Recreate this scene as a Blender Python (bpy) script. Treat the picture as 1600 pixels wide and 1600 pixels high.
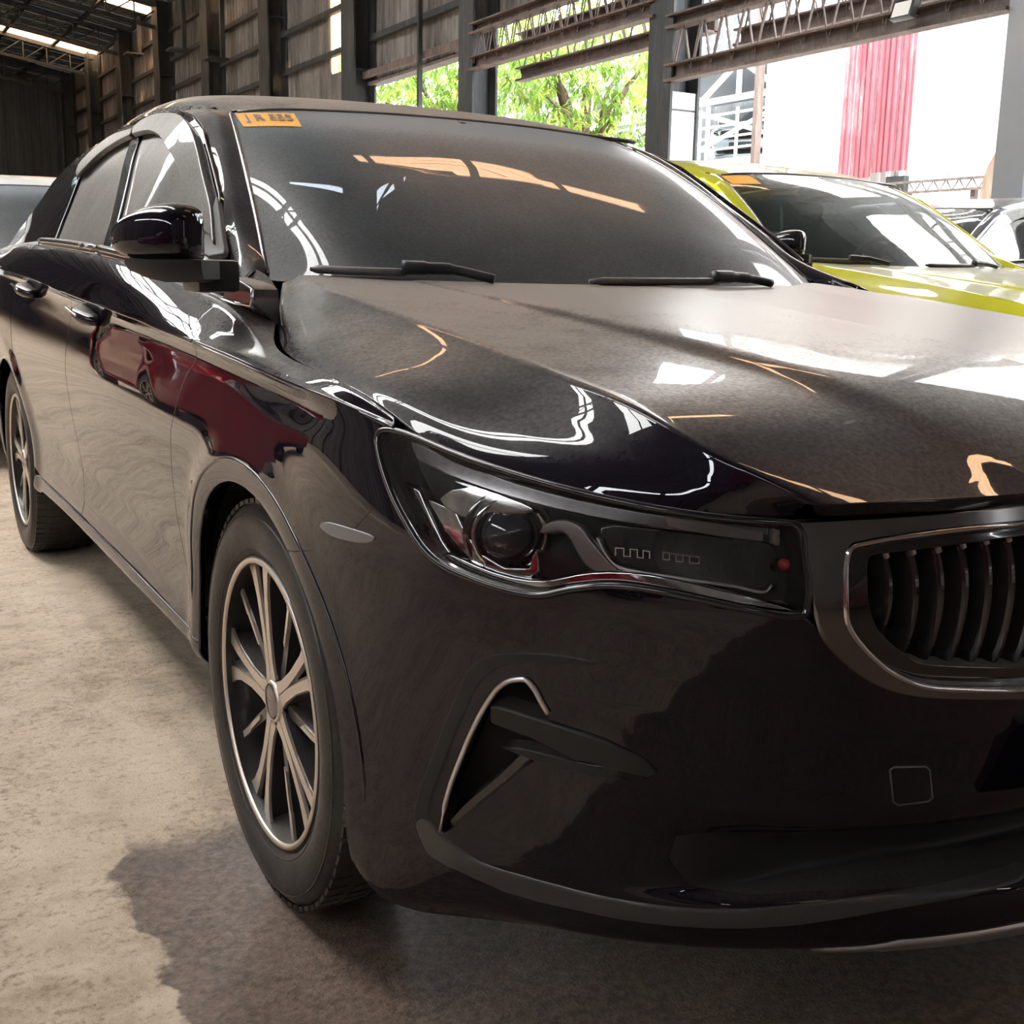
import bpy, bmesh, math, random
import numpy as np
from mathutils import Vector, Matrix
from mathutils.geometry import delaunay_2d_cdt
random.seed(7)
R = math.radians
scene = bpy.context.scene
for o in list(bpy.data.objects): bpy.data.objects.remove(o)
# ------------------------------------------------------------ camera
cam_d = bpy.data.cameras.new('camera'); cam = bpy.data.objects.new('camera', cam_d); scene.collection.objects.link(cam)
def cam_matrix(yaw, pitch, roll):
    cy, sy, cp, sp = math.cos(yaw), math.sin(yaw), math.cos(pitch), math.sin(pitch)
    f = Vector((sy*cp, cy*cp, -sp)); r = Vector((cy, -sy, 0)); u = r.cross(f)
    r2 = math.cos(roll)*r+math.sin(roll)*u; u2 = -math.sin(roll)*r+math.cos(roll)*u
    return Matrix((r2, u2, -f)).transposed().to_4x4()
cam.matrix_world = Matrix.Translation((-1.42995, -1.69261, .988479)) @ cam_matrix(.5288026, .2011651, .0179018)
cam_d.sensor_fit = 'HORIZONTAL'; cam_d.sensor_width = 36; cam_d.lens = 36*1827.402/1600; cam_d.clip_start = .05; cam_d.clip_end = 400
scene.camera = cam
# ------------------------------------------------------------ light
scene.view_settings.view_transform = 'Standard'; scene.view_settings.look = 'None'
scene.view_settings.gamma = 1; scene.view_settings.use_curve_mapping = False; scene.view_settings.exposure = 0.92
world = bpy.data.worlds.new('sky'); scene.world = world; world.use_nodes = True
wn = world.node_tree; bg = wn.nodes['Background']
bg.inputs[0].default_value = (.93, .96, 1, 1); bg.inputs[1].default_value = 11.0
def lamp(kind, name, loc, rot, **k):
    d = bpy.data.lights.new(name, kind); o = bpy.data.objects.new(name, d); scene.collection.objects.link(o)
    o.location = loc; o.rotation_euler = rot
    for a, b in k.items(): setattr(d, a, b)
    return o
lamp('SUN', 'sun', (0, 0, 20), (R(38), R(-28), 0), energy=6.0, angle=.02, color=(1, .95, .86))
# ------------------------------------------------------------ materials
MATS = {}
def mat(name, col=(.5,.5,.5), rough=.5, metal=0., coat=0., coat_rough=.03, spec=.5, emit=0, trans=0., ior=1.45, alpha=1.):
    if name in MATS: return MATS[name]
    m = bpy.data.materials.new(name); m.use_nodes = True; b = m.node_tree.nodes['Principled BSDF']; i = b.inputs
    i['Base Color'].default_value = (*col, 1); i['Roughness'].default_value = rough; i['Metallic'].default_value = metal
    i['Coat Weight'].default_value = coat; i['Coat Roughness'].default_value = coat_rough; i['Specular IOR Level'].default_value = spec
    i['Transmission Weight'].default_value = trans; i['IOR'].default_value = ior; i['Alpha'].default_value = alpha
    MATS[name] = m; return m
def N(m, t, **k):
    n = m.node_tree.nodes.new(t)
    for a, b in k.items(): setattr(n, a, b)
    return n
def L(m, a, b): m.node_tree.links.new(a, b)
def ramp(m, fac, stops):
    r = N(m, 'ShaderNodeValToRGB'); e = r.color_ramp.elements
    while len(e) < len(stops): e.new(.5)
    for q, (p, c) in zip(e, stops):
        q.position = p; q.color = c if len(c) == 4 else (*c, 1)
    L(m, fac, r.inputs[0]); return r.outputs[0]
def noise(m, scale, detail=4, rough=.5, coord='Object', stretch=(1,1,1), dist=0.):
    tc = N(m, 'ShaderNodeTexCoord'); mp = N(m, 'ShaderNodeMapping'); mp.inputs['Scale'].default_value = stretch
    n = N(m, 'ShaderNodeTexNoise'); n.inputs['Scale'].default_value = scale; n.inputs['Detail'].default_value = detail
    n.inputs['Roughness'].default_value = rough; n.inputs['Distortion'].default_value = dist
    L(m, tc.outputs[coord], mp.inputs[0]); L(m, mp.outputs[0], n.inputs[0]); return n.outputs[0]
def mth(m, op, a, b=None, clamp=False):
    n = N(m, 'ShaderNodeMath', operation=op); n.use_clamp = clamp
    for k, v in enumerate((a, b)):
        if v is None: continue
        if isinstance(v, (int, float)): n.inputs[k].default_value = v
        else: L(m, v, n.inputs[k])
    return n.outputs[0]
def bump(m, h, strength, dist=.01):
    b = N(m, 'ShaderNodeBump'); b.inputs['Strength'].default_value = strength; b.inputs['Distance'].default_value = dist
    L(m, h, b.inputs['Height']); L(m, b.outputs[0], m.node_tree.nodes['Principled BSDF'].inputs['Normal']); return b
def dust_fac(m, top, side, speck=.5, blotch=1.2):
    """settled dust: thick on faces that look up, thin on upright ones, blotchy"""
    g = N(m, 'ShaderNodeNewGeometry'); s = N(m, 'ShaderNodeSeparateXYZ'); L(m, g.outputs['Normal'], s.inputs[0])
    up = mth(m, 'POWER', mth(m, 'MAXIMUM', s.outputs[2], 0.), 7.)
    a = noise(m, 9, 5, .6); b = noise(m, 160, 3, .7)
    blot = mth(m, 'MULTIPLY', mth(m, 'ADD', mth(m, 'MULTIPLY', a, blotch), 1-blotch*.5), mth(m, 'ADD', mth(m, 'MULTIPLY', b, speck*2), 1-speck))
    f = mth(m, 'ADD', mth(m, 'MULTIPLY', up, top), side)
    # a thin layer covers more when seen at a slant (optical depth over cosine)
    lw = N(m, 'ShaderNodeLayerWeight'); lw.inputs[0].default_value = .5; sl = mth(m, 'ADD', 1., mth(m, 'MULTIPLY', mth(m, 'POWER', lw.outputs['Facing'], 5.), 6.5))
    return mth(m, 'MULTIPLY', mth(m, 'MULTIPLY', f, blot), sl, clamp=True)
def add_dust(m, top, side, col=(.30,.26,.23), speck=.5, blotch=1.2):
    nt = m.node_tree; out = nt.nodes['Material Output']; p = out.inputs[0].links[0].from_socket
    d = N(m, 'ShaderNodeBsdfDiffuse'); d.inputs[0].default_value = (*col, 1); mx = N(m, 'ShaderNodeMixShader')
    gl = N(m, 'ShaderNodeBsdfGlossy'); gl.inputs['Roughness'].default_value = .33; gl.inputs[0].default_value = (.62,.60,.58,1); dm = N(m, 'ShaderNodeMixShader'); dm.inputs[0].default_value = .5
    L(m, d.outputs[0], dm.inputs[1]); L(m, gl.outputs[0], dm.inputs[2])
    L(m, dust_fac(m, top, side, speck, blotch), mx.inputs[0]); L(m, p, mx.inputs[1]); L(m, dm.outputs[0], mx.inputs[2]); L(m, mx.outputs[0], out.inputs[0])
def paint(name, col, top=.0, side=.0, metal=.3, speck=.5):
    m = mat(name, col, .5, metal, coat=1., coat_rough=.012, spec=.0)
    if top or side: add_dust(m, top, side, speck=speck)
    return m
PAINT = paint('aubergine_black_paint', (.006,.004,.009), .27, .005, metal=0., speck=.85)
GLOSS = mat('gloss_black', (.006,.006,.007), .12, coat=1); add_dust(GLOSS, .25, .02)
SATIN = mat('satin_black_plastic', (.010,.011,.012), .42); add_dust(SATIN, .3, .015)
RUBBER = mat('rubber', (.022,.021,.020), .75); add_dust(RUBBER, .3, .16)
def mk_tyre():
    m = mat('tyre_rubber', (.020,.018,.016), .9, spec=.15); add_dust(m, .2, .10, (.15,.12,.10)); return m
TYRE = mk_tyre()
CHROME = mat('chrome', (.78,.77,.76), .08, 1.)
DCHROME = mat('dark_chrome', (.22,.21,.21), .16, 1.); add_dust(DCHROME, .25, .05)
SILVER = mat('brushed_silver', (.62,.60,.58), .35, .9)
MACH = mat('machined_alloy', (.74,.64,.55), .36, .85); add_dust(MACH, .1, .12, (.3,.25,.2))
ALLOYB = mat('black_alloy', (.015,.015,.016), .35, .2, coat=.4); add_dust(ALLOYB, .2, .05)
DISC = mat('brake_steel', (.20,.19,.18), .4, .9)
BLACK = mat('deep_black', (.004,.004,.004), .7)
SEAT = mat('seat_fabric', (.05,.05,.052), .85)
DASH = mat('dashboard_plastic', (.03,.03,.032), .6)
AMBER = mat('amber_plastic', (.9,.35,.05), .2, coat=1)
REDP = mat('red_plastic', (.45,.01,.015), .15, coat=1)
DUSTYP = mat('dusty_grey_plastic', (.10,.095,.088), .6)
GREYREF = mat('grey_reflector', (.12,.12,.12), .35, coat=.5)
TAN = mat('warm_bracket', (.20,.165,.15), .3, .6)
WHITEP = mat('white_marking', (.8,.8,.8), .6)
PATTERN = mat('etched_gold_line', (.62,.52,.42), .35, .6)
STICK = mat('sticker_orange', (.80,.40,.07), .6); STICKT = mat('sticker_lettering', (.22,.17,.16), .7)
def glass(name, tint, dtop, dside, dcol=(.30,.30,.30), rough=.0, f0=1.5):
    m = bpy.data.materials.new(name); m.use_nodes = True; nt = m.node_tree; nt.nodes.remove(nt.nodes['Principled BSDF'])
    out = nt.nodes['Material Output']; t = N(m, 'ShaderNodeBsdfTransparent'); t.inputs[0].default_value = (*tint, 1)
    g = N(m, 'ShaderNodeBsdfGlossy'); g.inputs['Roughness'].default_value = rough; g.inputs[0].default_value = (1,1,1,1)
    fr = N(m, 'ShaderNodeFresnel'); fr.inputs[0].default_value = f0; mx = N(m, 'ShaderNodeMixShader')
    L(m, fr.outputs[0], mx.inputs[0]); L(m, t.outputs[0], mx.inputs[1]); L(m, g.outputs[0], mx.inputs[2]); L(m, mx.outputs[0], out.inputs[0])
    if dtop or dside: add_dust(m, dtop, dside, dcol, .45, .35)
    MATS[name] = m; return m
WGLASS = glass('dusty_tinted_windscreen', (.05,.055,.06), .46, .04, (.26,.29,.32), .0, 1.40)
SGLASS = glass('dusty_side_glass', (.03,.03,.03), .05, .13, (.34,.29,.26))
CLEAR = glass('clear_green_glass', (.62,.70,.66), .16, .03, (.42,.50,.46))
LENS = glass('lamp_lens', (.90,.90,.90), .06, .01, (.4,.36,.33))
MIRR = mat('mirror_glass', (.75,.76,.78), .02, 1.)
VISOR = glass('smoked_visor', (.045,.045,.045), .10, .14, (.32,.28,.25))
# ------------------------------------------------------------ object helpers
COL = scene.collection
def tag(o, label=None, cat=None, group=None, kind=None):
    for k, v in (('label', label), ('category', cat), ('group', group), ('kind', kind)):
        if v: o[k] = v
    return o
def empty(name, loc=(0,0,0), rz=0, label=None, cat=None, group=None, kind=None):
    o = bpy.data.objects.new(name, None); COL.objects.link(o); o.location = loc; o.rotation_euler.z = rz; o.empty_display_size = .2
    return tag(o, label, cat, group, kind)
def mk(name, V, F, m, parent=None, smooth=False, normals=None, label=None, cat=None, kind=None, group=None):
    me = bpy.data.meshes.new(name); me.from_pydata([tuple(map(float, v)) for v in V], [], [tuple(map(int, f)) for f in F]); me.materials.append(m)
    if smooth or normals is not None: me.shade_smooth()
    me.update()
    if normals is not None:
        me.normals_split_custom_set_from_vertices([tuple(map(float, n)) for n in normals])
    o = bpy.data.objects.new(name, me); COL.objects.link(o); o.parent = parent
    return tag(o, label, cat, group, kind)
def mkbm(name, bm, m, parent=None, smooth=False, auto=None, **k):
    me = bpy.data.meshes.new(name); bmesh.ops.recalc_face_normals(bm, faces=bm.faces); bm.to_mesh(me); bm.free(); me.materials.append(m)
    if smooth: me.shade_smooth()
    if auto:
        me.shade_smooth(); me.set_sharp_from_angle(angle=R(auto))
    o = bpy.data.objects.new(name, me); COL.objects.link(o); o.parent = parent
    return tag(o, **k)
def bxm(bm, c, s, rot=None, bevel=0):
    M = Matrix.Translation(c) @ (rot.to_4x4() if rot else Matrix()) @ Matrix.Diagonal((*s, 1))
    r = bmesh.ops.create_cube(bm, size=1, matrix=M)
    if bevel: bmesh.ops.bevel(bm, geom=list({e for v in r['verts'] for e in v.link_edges}), offset=bevel, segments=2, affect='EDGES', profile=.6)
def bar(bm, a, b, w, h=None, up=(0,0,1)):
    a, b = Vector(a), Vector(b); d = b-a; h = h or w; z = d.normalized(); x = Vector(up).cross(z)
    if x.length < 1e-4: x = Vector((1,0,0)).cross(z)
    x.normalize(); y = z.cross(x); M = Matrix((x, y, z)).transposed()
    bxm(bm, (a+b)/2, (w, h, d.length), M)
def tube(bm, pts, r, n=8, closed=False):
    pts = [Vector(p) for p in pts]; rings = []; m = len(pts); rr = r if isinstance(r, (list, tuple)) else [r]*m
    prev = None
    for i, p in enumerate(pts):
        t = ((pts[(i+1) % m]-pts[i-1]) if closed else (pts[min(i+1, m-1)]-pts[max(i-1, 0)])).normalized()
        x = (prev - t*prev.dot(t)) if prev else t.orthogonal()
        if x.length < 1e-6: x = t.orthogonal()
        x.normalize(); prev = x; y = t.cross(x)
        rings.append([bm.verts.new(p+(x*math.cos(a)+y*math.sin(a))*rr[i]) for a in (2*math.pi*k/n for k in range(n))])
    for i in range(m if closed else m-1):
        A, B = rings[i], rings[(i+1) % m]
        for k in range(n): bm.faces.new((A[k], A[(k+1) % n], B[(k+1) % n], B[k]))
    if not closed:
        bm.faces.new(rings[0][::-1]); bm.faces.new(rings[-1])
def lathe(bm, prof, n=48, axis='x', center=(0,0,0), close=False):
    """prof list of (r, a): radius and position along the axis"""
    rings = []; c = Vector(center)
    for r, a in prof:
        rings.append([bm.verts.new(c+Vector((a, r*math.cos(t), r*math.sin(t)))) for t in (2*math.pi*k/n for k in range(n))])
    for i in range(len(rings)-1 if not close else len(rings)):
        A, B = rings[i], rings[(i+1) % len(rings)]
        for k in range(n): bm.faces.new((A[k], A[(k+1) % n], B[(k+1) % n], B[k]))
def catmull(P, n=6, closed=False):
    P = np.array(P, float); m = len(P); out = []
    for i in range(m if closed else m-1):
        p0 = P[i-1] if (i > 0 or closed) else 2*P[0]-P[1]; p1 = P[i]; p2 = P[(i+1) % m]
        p3 = P[(i+2) % m] if (i+2 < m or closed) else 2*P[-1]-P[-2]
        for k in range(n):
            t = k/n; out.append(.5*((2*p1)+(-p0+p2)*t+(2*p0-5*p1+4*p2-p3)*t*t+(-p0+3*p1-3*p2+p3)*t**3))
    if not closed: out.append(P[-1])
    return np.array(out)
import numpy as np
# ---------------------------------------------------------------- surfaces of the sedan (metres; w = half width outward, y = back, z = up)
def nat_spline(t, Y):
    """natural cubic through knots t, values Y (n,k): returns second derivatives"""
    n = len(t); h = np.diff(t); A = np.zeros((n, n)); B = np.zeros((n, Y.shape[1])); A[0, 0] = A[-1, -1] = 1
    for i in range(1, n-1):
        A[i, i-1] = h[i-1]; A[i, i] = 2*(h[i-1]+h[i]); A[i, i+1] = h[i]
        B[i] = 6*((Y[i+1]-Y[i])/h[i]-(Y[i]-Y[i-1])/h[i-1])
    return np.linalg.solve(A, B)
class CubicU:
    def __init__(s, t, Y):
        s.t = np.array(t, float); s.Y = np.array(Y, float); s.M = nat_spline(s.t, s.Y)
    def __call__(s, x):
        x = np.asarray(x, float); i = np.clip(np.searchsorted(s.t, x, 'right')-1, 0, len(s.t)-2)
        h = (s.t[i+1]-s.t[i])[:, None]; a = ((s.t[i+1]-x))[:, None]/h; b = 1-a
        return a*s.Y[i]+b*s.Y[i+1]+((a**3-a)*s.M[i]+(b**3-b)*s.M[i+1])*h*h/6
def pchip_rows(V, P, v):
    """V knots (m,), P (n,m,3) values per query, v (n,) -> (n,3) monotone cubic in v"""
    n, m, _ = P.shape; h = np.diff(V); d = np.diff(P, axis=1)/h[None, :, None]
    D = np.zeros_like(P)
    w1 = (2*h[1:]+h[:-1])[None, :, None]; w2 = (h[1:]+2*h[:-1])[None, :, None]
    a, b = d[:, :-1], d[:, 1:]; ok = (a*b) > 0
    with np.errstate(divide='ignore', invalid='ignore'):
        hm = (w1+w2)/(w1/np.where(ok, a, 1)+w2/np.where(ok, b, 1))
    D[:, 1:-1] = np.where(ok, hm, 0)
    # softer rule for non monotone data: average slope limited
    D[:, 1:-1] = np.where(ok, D[:, 1:-1]*.5+.25*(a+b), .25*(a+b))
    D[:, 0] = d[:, 0]; D[:, -1] = d[:, -1]
    i = np.clip(np.searchsorted(V, v, 'right')-1, 0, m-2); q = np.arange(n); hh = h[i][:, None]; t = ((v-V[i]))[:, None]/hh
    p0, p1, m0, m1 = P[q, i], P[q, i+1], D[q, i]*hh, D[q, i+1]*hh
    return (2*t**3-3*t**2+1)*p0+(t**3-2*t**2+t)*m0+(-2*t**3+3*t**2)*p1+(t**3-t**2)*m1
class Patch:
    """rows: list of rows each a list of (w,y,z); u along a row, v across rows. sym0/sym1 mirror the row at its ends"""
    def __init__(s, rows, sym0=False, sym1=False, V=None, post=None):
        R = np.array(rows, float); m, n, _ = R.shape
        L = np.linalg.norm(np.diff(R, axis=1), axis=2).mean(0); t = np.concatenate([[0], np.cumsum(L)])
        s.umax = t[-1]; s.cols = t
        mir = np.array([-1, 1, 1.])
        if sym0:
            R = np.concatenate([R[:, 2:0:-1]*mir, R], 1); t = np.concatenate([-t[2:0:-1], t])
        if sym1:
            R = np.concatenate([R, R[:, -2:-4:-1]*mir], 1); t = np.concatenate([t, 2*s.umax-t[-2-0:-4:-1][:2] if not sym0 else 2*s.umax-t[-2:-4:-1]])
        s.sp = CubicU(t, R.transpose(1, 0, 2).reshape(R.shape[1], -1)); s.m = m
        s.V = np.arange(m)*1. if V is None else np.array(V, float); s.post = post; s.vmax = s.V[-1]
    def __call__(s, u, v):
        u = np.atleast_1d(np.asarray(u, float)); v = np.atleast_1d(np.asarray(v, float))
        out = np.empty((len(u), 3))
        for k in range(0, len(u), 20000):
            P = s.sp(u[k:k+20000]).reshape(-1, s.m, 3); out[k:k+20000] = pchip_rows(s.V, P, v[k:k+20000])
        if s.post: out = s.post(out)
        return out
    def nrm(s, u, v, e=.004):
        u = np.atleast_1d(np.asarray(u, float)); v = np.atleast_1d(np.asarray(v, float)); ev = e*s.vmax/1.0
        du = s(u+e, v)-s(u-e, v); v0 = np.clip(v-ev, 0, s.vmax); v1 = np.clip(v+ev, 0, s.vmax); dv = s(u, v1)-s(u, v0)
        n = np.cross(du, dv); n /= np.maximum(np.linalg.norm(n, axis=1), 1e-12)[:, None]; return n
# ---- ring: bumper corner, fender, doors, quarter, tail. columns front centre -> side -> tail centre
SIDE_Y = [-.38, -.2, 0, .3, .9, 1.5, 2.1, 2.65, 3.0, 3.35]
def ringrow(front, sw, sz, back):
    return front+[(w, y, z) for w, y, z in zip(sw, SIDE_Y, sz)]+back
RR = [
 ringrow([(0,-.80,.145),(.25,-.785,.155),(.44,-.755,.18),(.57,-.69,.185),(.675,-.60,.185),(.775,-.51,.185),(.864,-.44,.185)],
         [.885,.84,.83,.80,.80,.80,.80,.83,.85,.82],[.185,.19,.22,.262,.268,.268,.262,.23,.23,.26],[(.70,3.58,.30),(.4,3.65,.32),(0,3.66,.32)]),
 ringrow([(0,-.865,.18),(.25,-.845,.19),(.45,-.79,.205),(.585,-.735,.215),(.695,-.645,.215),(.79,-.54,.22),(.878,-.455,.225)],
         [.899,.87,.868,.862,.862,.862,.862,.872,.87,.84],[.225,.23,.25,.272,.28,.28,.272,.25,.26,.29],[(.71,3.60,.33),(.4,3.67,.35),(0,3.68,.35)]),
 ringrow([(0,-.875,.25),(.25,-.855,.255),(.455,-.80,.265),(.59,-.75,.27),(.70,-.665,.272),(.797,-.56,.275),(.882,-.465,.28)],
         [.906,.884,.885,.885,.886,.885,.885,.885,.88,.85],[.285,.29,.293,.297,.305,.305,.297,.29,.30,.33],[(.72,3.61,.37),(.4,3.68,.39),(0,3.69,.39)]),
 ringrow([(0,-.80,.285),(.25,-.78,.285),(.45,-.745,.29),(.60,-.725,.295),(.712,-.66,.30),(.805,-.56,.30),(.884,-.468,.31)],
         [.907,.889,.889,.886,.880,.879,.880,.886,.885,.855],[.32,.325,.328,.332,.34,.34,.332,.33,.34,.37],[(.725,3.62,.41),(.4,3.69,.43),(0,3.70,.43)]),
 ringrow([(0,-.825,.340),(.25,-.805,.340),(.45,-.768,.342),(.605,-.738,.355),(.72,-.665,.36),(.81,-.565,.365),(.882,-.474,.37)],
         [.907,.894,.894,.886,.874,.871,.874,.888,.889,.86],[.375,.38,.38,.38,.38,.38,.38,.38,.39,.42],[(.73,3.63,.46),(.4,3.70,.48),(0,3.71,.48)]),
 ringrow([(0,-.893,.372),(.25,-.877,.372),(.45,-.835,.382),(.61,-.767,.405),(.727,-.675,.43),(.812,-.575,.435),(.878,-.478,.44)],
         [.905,.899,.899,.888,.874,.870,.873,.891,.893,.865],[.445,.45,.45,.45,.45,.45,.45,.45,.46,.49],[(.735,3.64,.52),(.4,3.71,.54),(0,3.72,.54)]),
 ringrow([(0,-.925,.49),(.25,-.908,.49),(.45,-.862,.505),(.612,-.79,.52),(.735,-.695,.53),(.82,-.59,.54),(.874,-.488,.545)],
         [.902,.905,.905,.897,.886,.882,.884,.898,.899,.87],[.545,.55,.55,.55,.55,.55,.55,.55,.56,.58],[(.74,3.65,.60),(.4,3.72,.62),(0,3.73,.62)]),
 ringrow([(0,-.93,.55),(.25,-.912,.555),(.45,-.868,.56),(.614,-.802,.575),(.738,-.702,.59),(.824,-.597,.60),(.872,-.495,.61)],
         [.901,.909,.909,.905,.898,.895,.897,.904,.902,.873],[.615,.62,.62,.63,.64,.64,.64,.64,.65,.66],[(.74,3.66,.68),(.4,3.725,.70),(0,3.735,.70)]),
 ringrow([(0,-.93,.64),(.25,-.912,.64),(.45,-.872,.64),(.61,-.812,.647),(.735,-.715,.655),(.822,-.605,.665),(.870,-.50,.68)],
         [.900,.910,.911,.909,.906,.903,.904,.908,.902,.873],[.69,.70,.70,.71,.73,.735,.74,.75,.75,.76],[(.74,3.665,.78),(.4,3.73,.80),(0,3.74,.80)]),
 ringrow([(0,-.922,.71),(.25,-.905,.71),(.45,-.865,.705),(.60,-.80,.705),(.72,-.715,.715),(.806,-.61,.73),(.858,-.50,.748)],
         [.893,.902,.900,.897,.894,.893,.895,.901,.895,.866],[.765,.78,.795,.81,.835,.85,.87,.88,.89,.89],[(.735,3.67,.89),(.4,3.735,.89),(0,3.745,.89)]),
 ringrow([(0,-.905,.752),(.25,-.89,.75),(.42,-.86,.745),(.575,-.805,.742),(.69,-.73,.752),(.775,-.63,.770),(.833,-.515,.792)],
         [.880,.902,.906,.906,.907,.907,.907,.905,.895,.865],[.822,.838,.853,.870,.897,.925,.955,.975,.985,.99],[(.73,3.64,.99),(.4,3.70,1.0),(0,3.71,1.0)]),
]
def arch_post(p):
    for yc in (0., 2.65):
        r = np.hypot(p[:, 1]-yc, p[:, 2]-.32)
        g = np.exp(-((r-.385)/.045)**2)*np.clip((p[:, 0]-.6)/.2, 0, 1)*np.clip((.80-p[:, 2])/.15, 0, 1)*np.clip((p[:,2]-.2)/.1,0,1)
        p[:, 0] += .010*g
    return p
_l = lambda a, b, t: [tuple(p+(q-p)*t for p, q in zip(x, y)) for x, y in zip(a, b)]
RR = RR[:6]+[_l(RR[5], RR[6], .86), RR[6], _l(RR[6], RR[7], .18)]+RR[7:]
_u = [tuple(p+(q-p)*.6 for p, q in zip(a, b)) for a, b in zip(RR[-2], RR[-1])]
_u = [q if i < 8 else (RR[-1][i][0]-.013, RR[-1][i][1], RR[-1][i][2]-.024) for i, q in enumerate(_u)]
RR = RR[:-1]+[_u, RR[-1]]
RING = Patch(RR, sym0=True, sym1=True, post=arch_post, V=[0,1,2,3,4,5,5.86,6,6.18,7,8,9,9.6,10])
# ---- upper flank: from the shoulder crease up to the shut line / belt
TY = [-.5,-.38,-.2,0,.15,.3,.45,.6,.9,1.5,2.1,2.65,3.0,3.35,3.6]
def toprow(w, z): return [(a, y, b) for a, y, b in zip(w, TY, z)]
sh_z = [.800,.822,.838,.853,.861,.870,.877,.884,.897,.925,.955,.975,.985,.99,.99]
TOP = Patch([
 toprow([.850,.880,.902,.906,.906,.906,.906,.906,.906,.907,.907,.907,.905,.895,.74], sh_z),
 toprow([.846,.876,.896,.900,.901,.901,.901,.901,.901,.903,.904,.904,.901,.890,.73], [.800,.825,.841,.857,.866,.877,.886,.895,.911,.940,.968,.987,.995,1.0,.995]),
 toprow([.843,.873,.884,.882,.876,.874,.874,.876,.882,.886,.886,.882,.872,.84,.71], [.799,.830,.848,.864,.877,.903,.917,.930,.953,.984,1.004,1.018,1.02,1.02,1.005]),
 toprow([.840,.870,.875,.864,.836,.828,.825,.833,.845,.852,.850,.845,.83,.80,.68], [.798,.834,.853,.870,.896,.932,.953,.968,.995,1.029,1.048,1.055,1.052,1.04,1.01]),
 toprow([.836,.867,.868,.852,.804,.745,.728,.785,.81,.82,.81,.80,.78,.74,.62], [.796,.836,.857,.874,.899,.940,.987,1.005,1.020,1.045,1.06,1.065,1.06,1.045,1.012]),
])
# ---- bonnet half: rows outer edge -> crease -> centre ; columns nose -> cowl
HR = [
 [(.572,-.806,.745),(.68,-.738,.752),(.765,-.640,.769),(.828,-.53,.789),(.862,-.42,.832),(.864,-.25,.855),(.850,-.05,.870),(.797,.15,.897),(.745,.29,.935),(.70,.40,.967)],
 [(.576,-.814,.751),(.669,-.742,.767),(.735,-.645,.788),(.780,-.525,.808),(.797,-.41,.838),(.792,-.24,.857),(.785,-.03,.876),(.750,.17,.903),(.717,.30,.938),(.690,.405,.967)],
 [(.579,-.821,.756),(.655,-.743,.783),(.695,-.645,.807),(.716,-.52,.826),(.722,-.405,.845),(.723,-.23,.865),(.722,-.01,.889),(.712,.18,.916),(.700,.31,.943),(.684,.41,.969)],
 [(.582,-.832,.764),(.642,-.745,.811),(.667,-.640,.850),(.677,-.52,.870),(.681,-.40,.887),(.683,-.22,.910),(.685,.0,.934),(.685,.2,.955),(.682,.32,.961),(.676,.42,.972)],
 [(.575,-.842,.765),(.63,-.750,.811),(.652,-.640,.848),(.66,-.52,.868),(.663,-.40,.886),(.665,-.22,.9095),(.665,.0,.934),(.665,.2,.955),(.66,.34,.970),(.655,.44,.979)],
 [(.50,-.862,.765),(.54,-.762,.814),(.56,-.645,.849),(.567,-.52,.869),(.57,-.40,.886),(.57,-.22,.909),(.57,.0,.934),(.57,.2,.956),(.57,.335,.970),(.56,.42,.978)],
 [(.34,-.885,.763),(.39,-.782,.817),(.41,-.655,.855),(.42,-.52,.876),(.43,-.40,.892),(.44,-.22,.913),(.455,.0,.937),(.465,.2,.957),(.475,.325,.970),(.47,.40,.977)],
 [(.26,-.895,.763),(.32,-.79,.822),(.35,-.66,.866),(.37,-.52,.888),(.385,-.40,.903),(.40,-.22,.922),(.42,.0,.944),(.435,.2,.960),(.45,.31,.971),(.45,.39,.977)],
 [(0,-.912,.766),(0,-.80,.828),(0,-.67,.872),(0,-.53,.897),(0,-.40,.913),(0,-.22,.932),(0,.0,.951),(0,.2,.965),(0,.29,.972),(0,.36,.976)],
]
def _hr(f_s, f_d): return [(c_[0]+f_s*(e_[0]-c_[0]), c_[1]+f_s*(e_[1]-c_[1]), c_[2]-f_d*(c_[2]-e_[2])) for e_, c_ in zip(HR[0], HR[3])]
HR[0] = [(w, y, z-.004*(0 < i < 8)) for i, (w, y, z) in enumerate(HR[0])]
HR = [HR[0], _hr(.88, .79), _hr(.70, .61), _hr(.36, .35), _hr(.04, .05)]+HR[3:]
HOOD = Patch(HR, V=[0,.7,1.3,2.2,2.93,3,3.3,4,5,5.6,8])
# ---- glasshouse flank as height field w(y,z)
_gz = np.array([.90,.935,1.0,1.076,1.2,1.33,1.385,1.42,1.45]); _gw = np.array([.872,.862,.846,.807,.738,.662,.615,.565,.49])
_gs = CubicU(_gz, _gw[:, None])
class Flank:
    vmax = 1
    def __call__(s, u, v, off=0.):
        u = np.atleast_1d(np.asarray(u, float)); v = np.atleast_1d(np.asarray(v, float))
        q = np.clip((v-.935)/.09, 0, 1); q = q*q*(3-2*q); e_ = 1.2-u; e_ = np.where(e_ > .12, e_-.06, np.clip(e_, 0, None)**2/.24)
        w = _gs(v)[:, 0]-(.02+.12*q)*e_; k = 1-.035*np.clip((u-1.9)/1.2, 0, 2)**2*np.clip((v-.95)/.3, 0, 1)-.02*np.clip((u-2.4), 0, 2)
        return np.stack([w*k, u, v], 1)
    def nrm(s, u, v, e=.004):
        u = np.atleast_1d(np.asarray(u, float)); v = np.atleast_1d(np.asarray(v, float))
        n = np.cross(s(u+e, v)-s(u-e, v), s(u, v+e)-s(u, v-e)); return n/np.linalg.norm(n, axis=1)[:, None]
FLANK = Flank()
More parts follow.
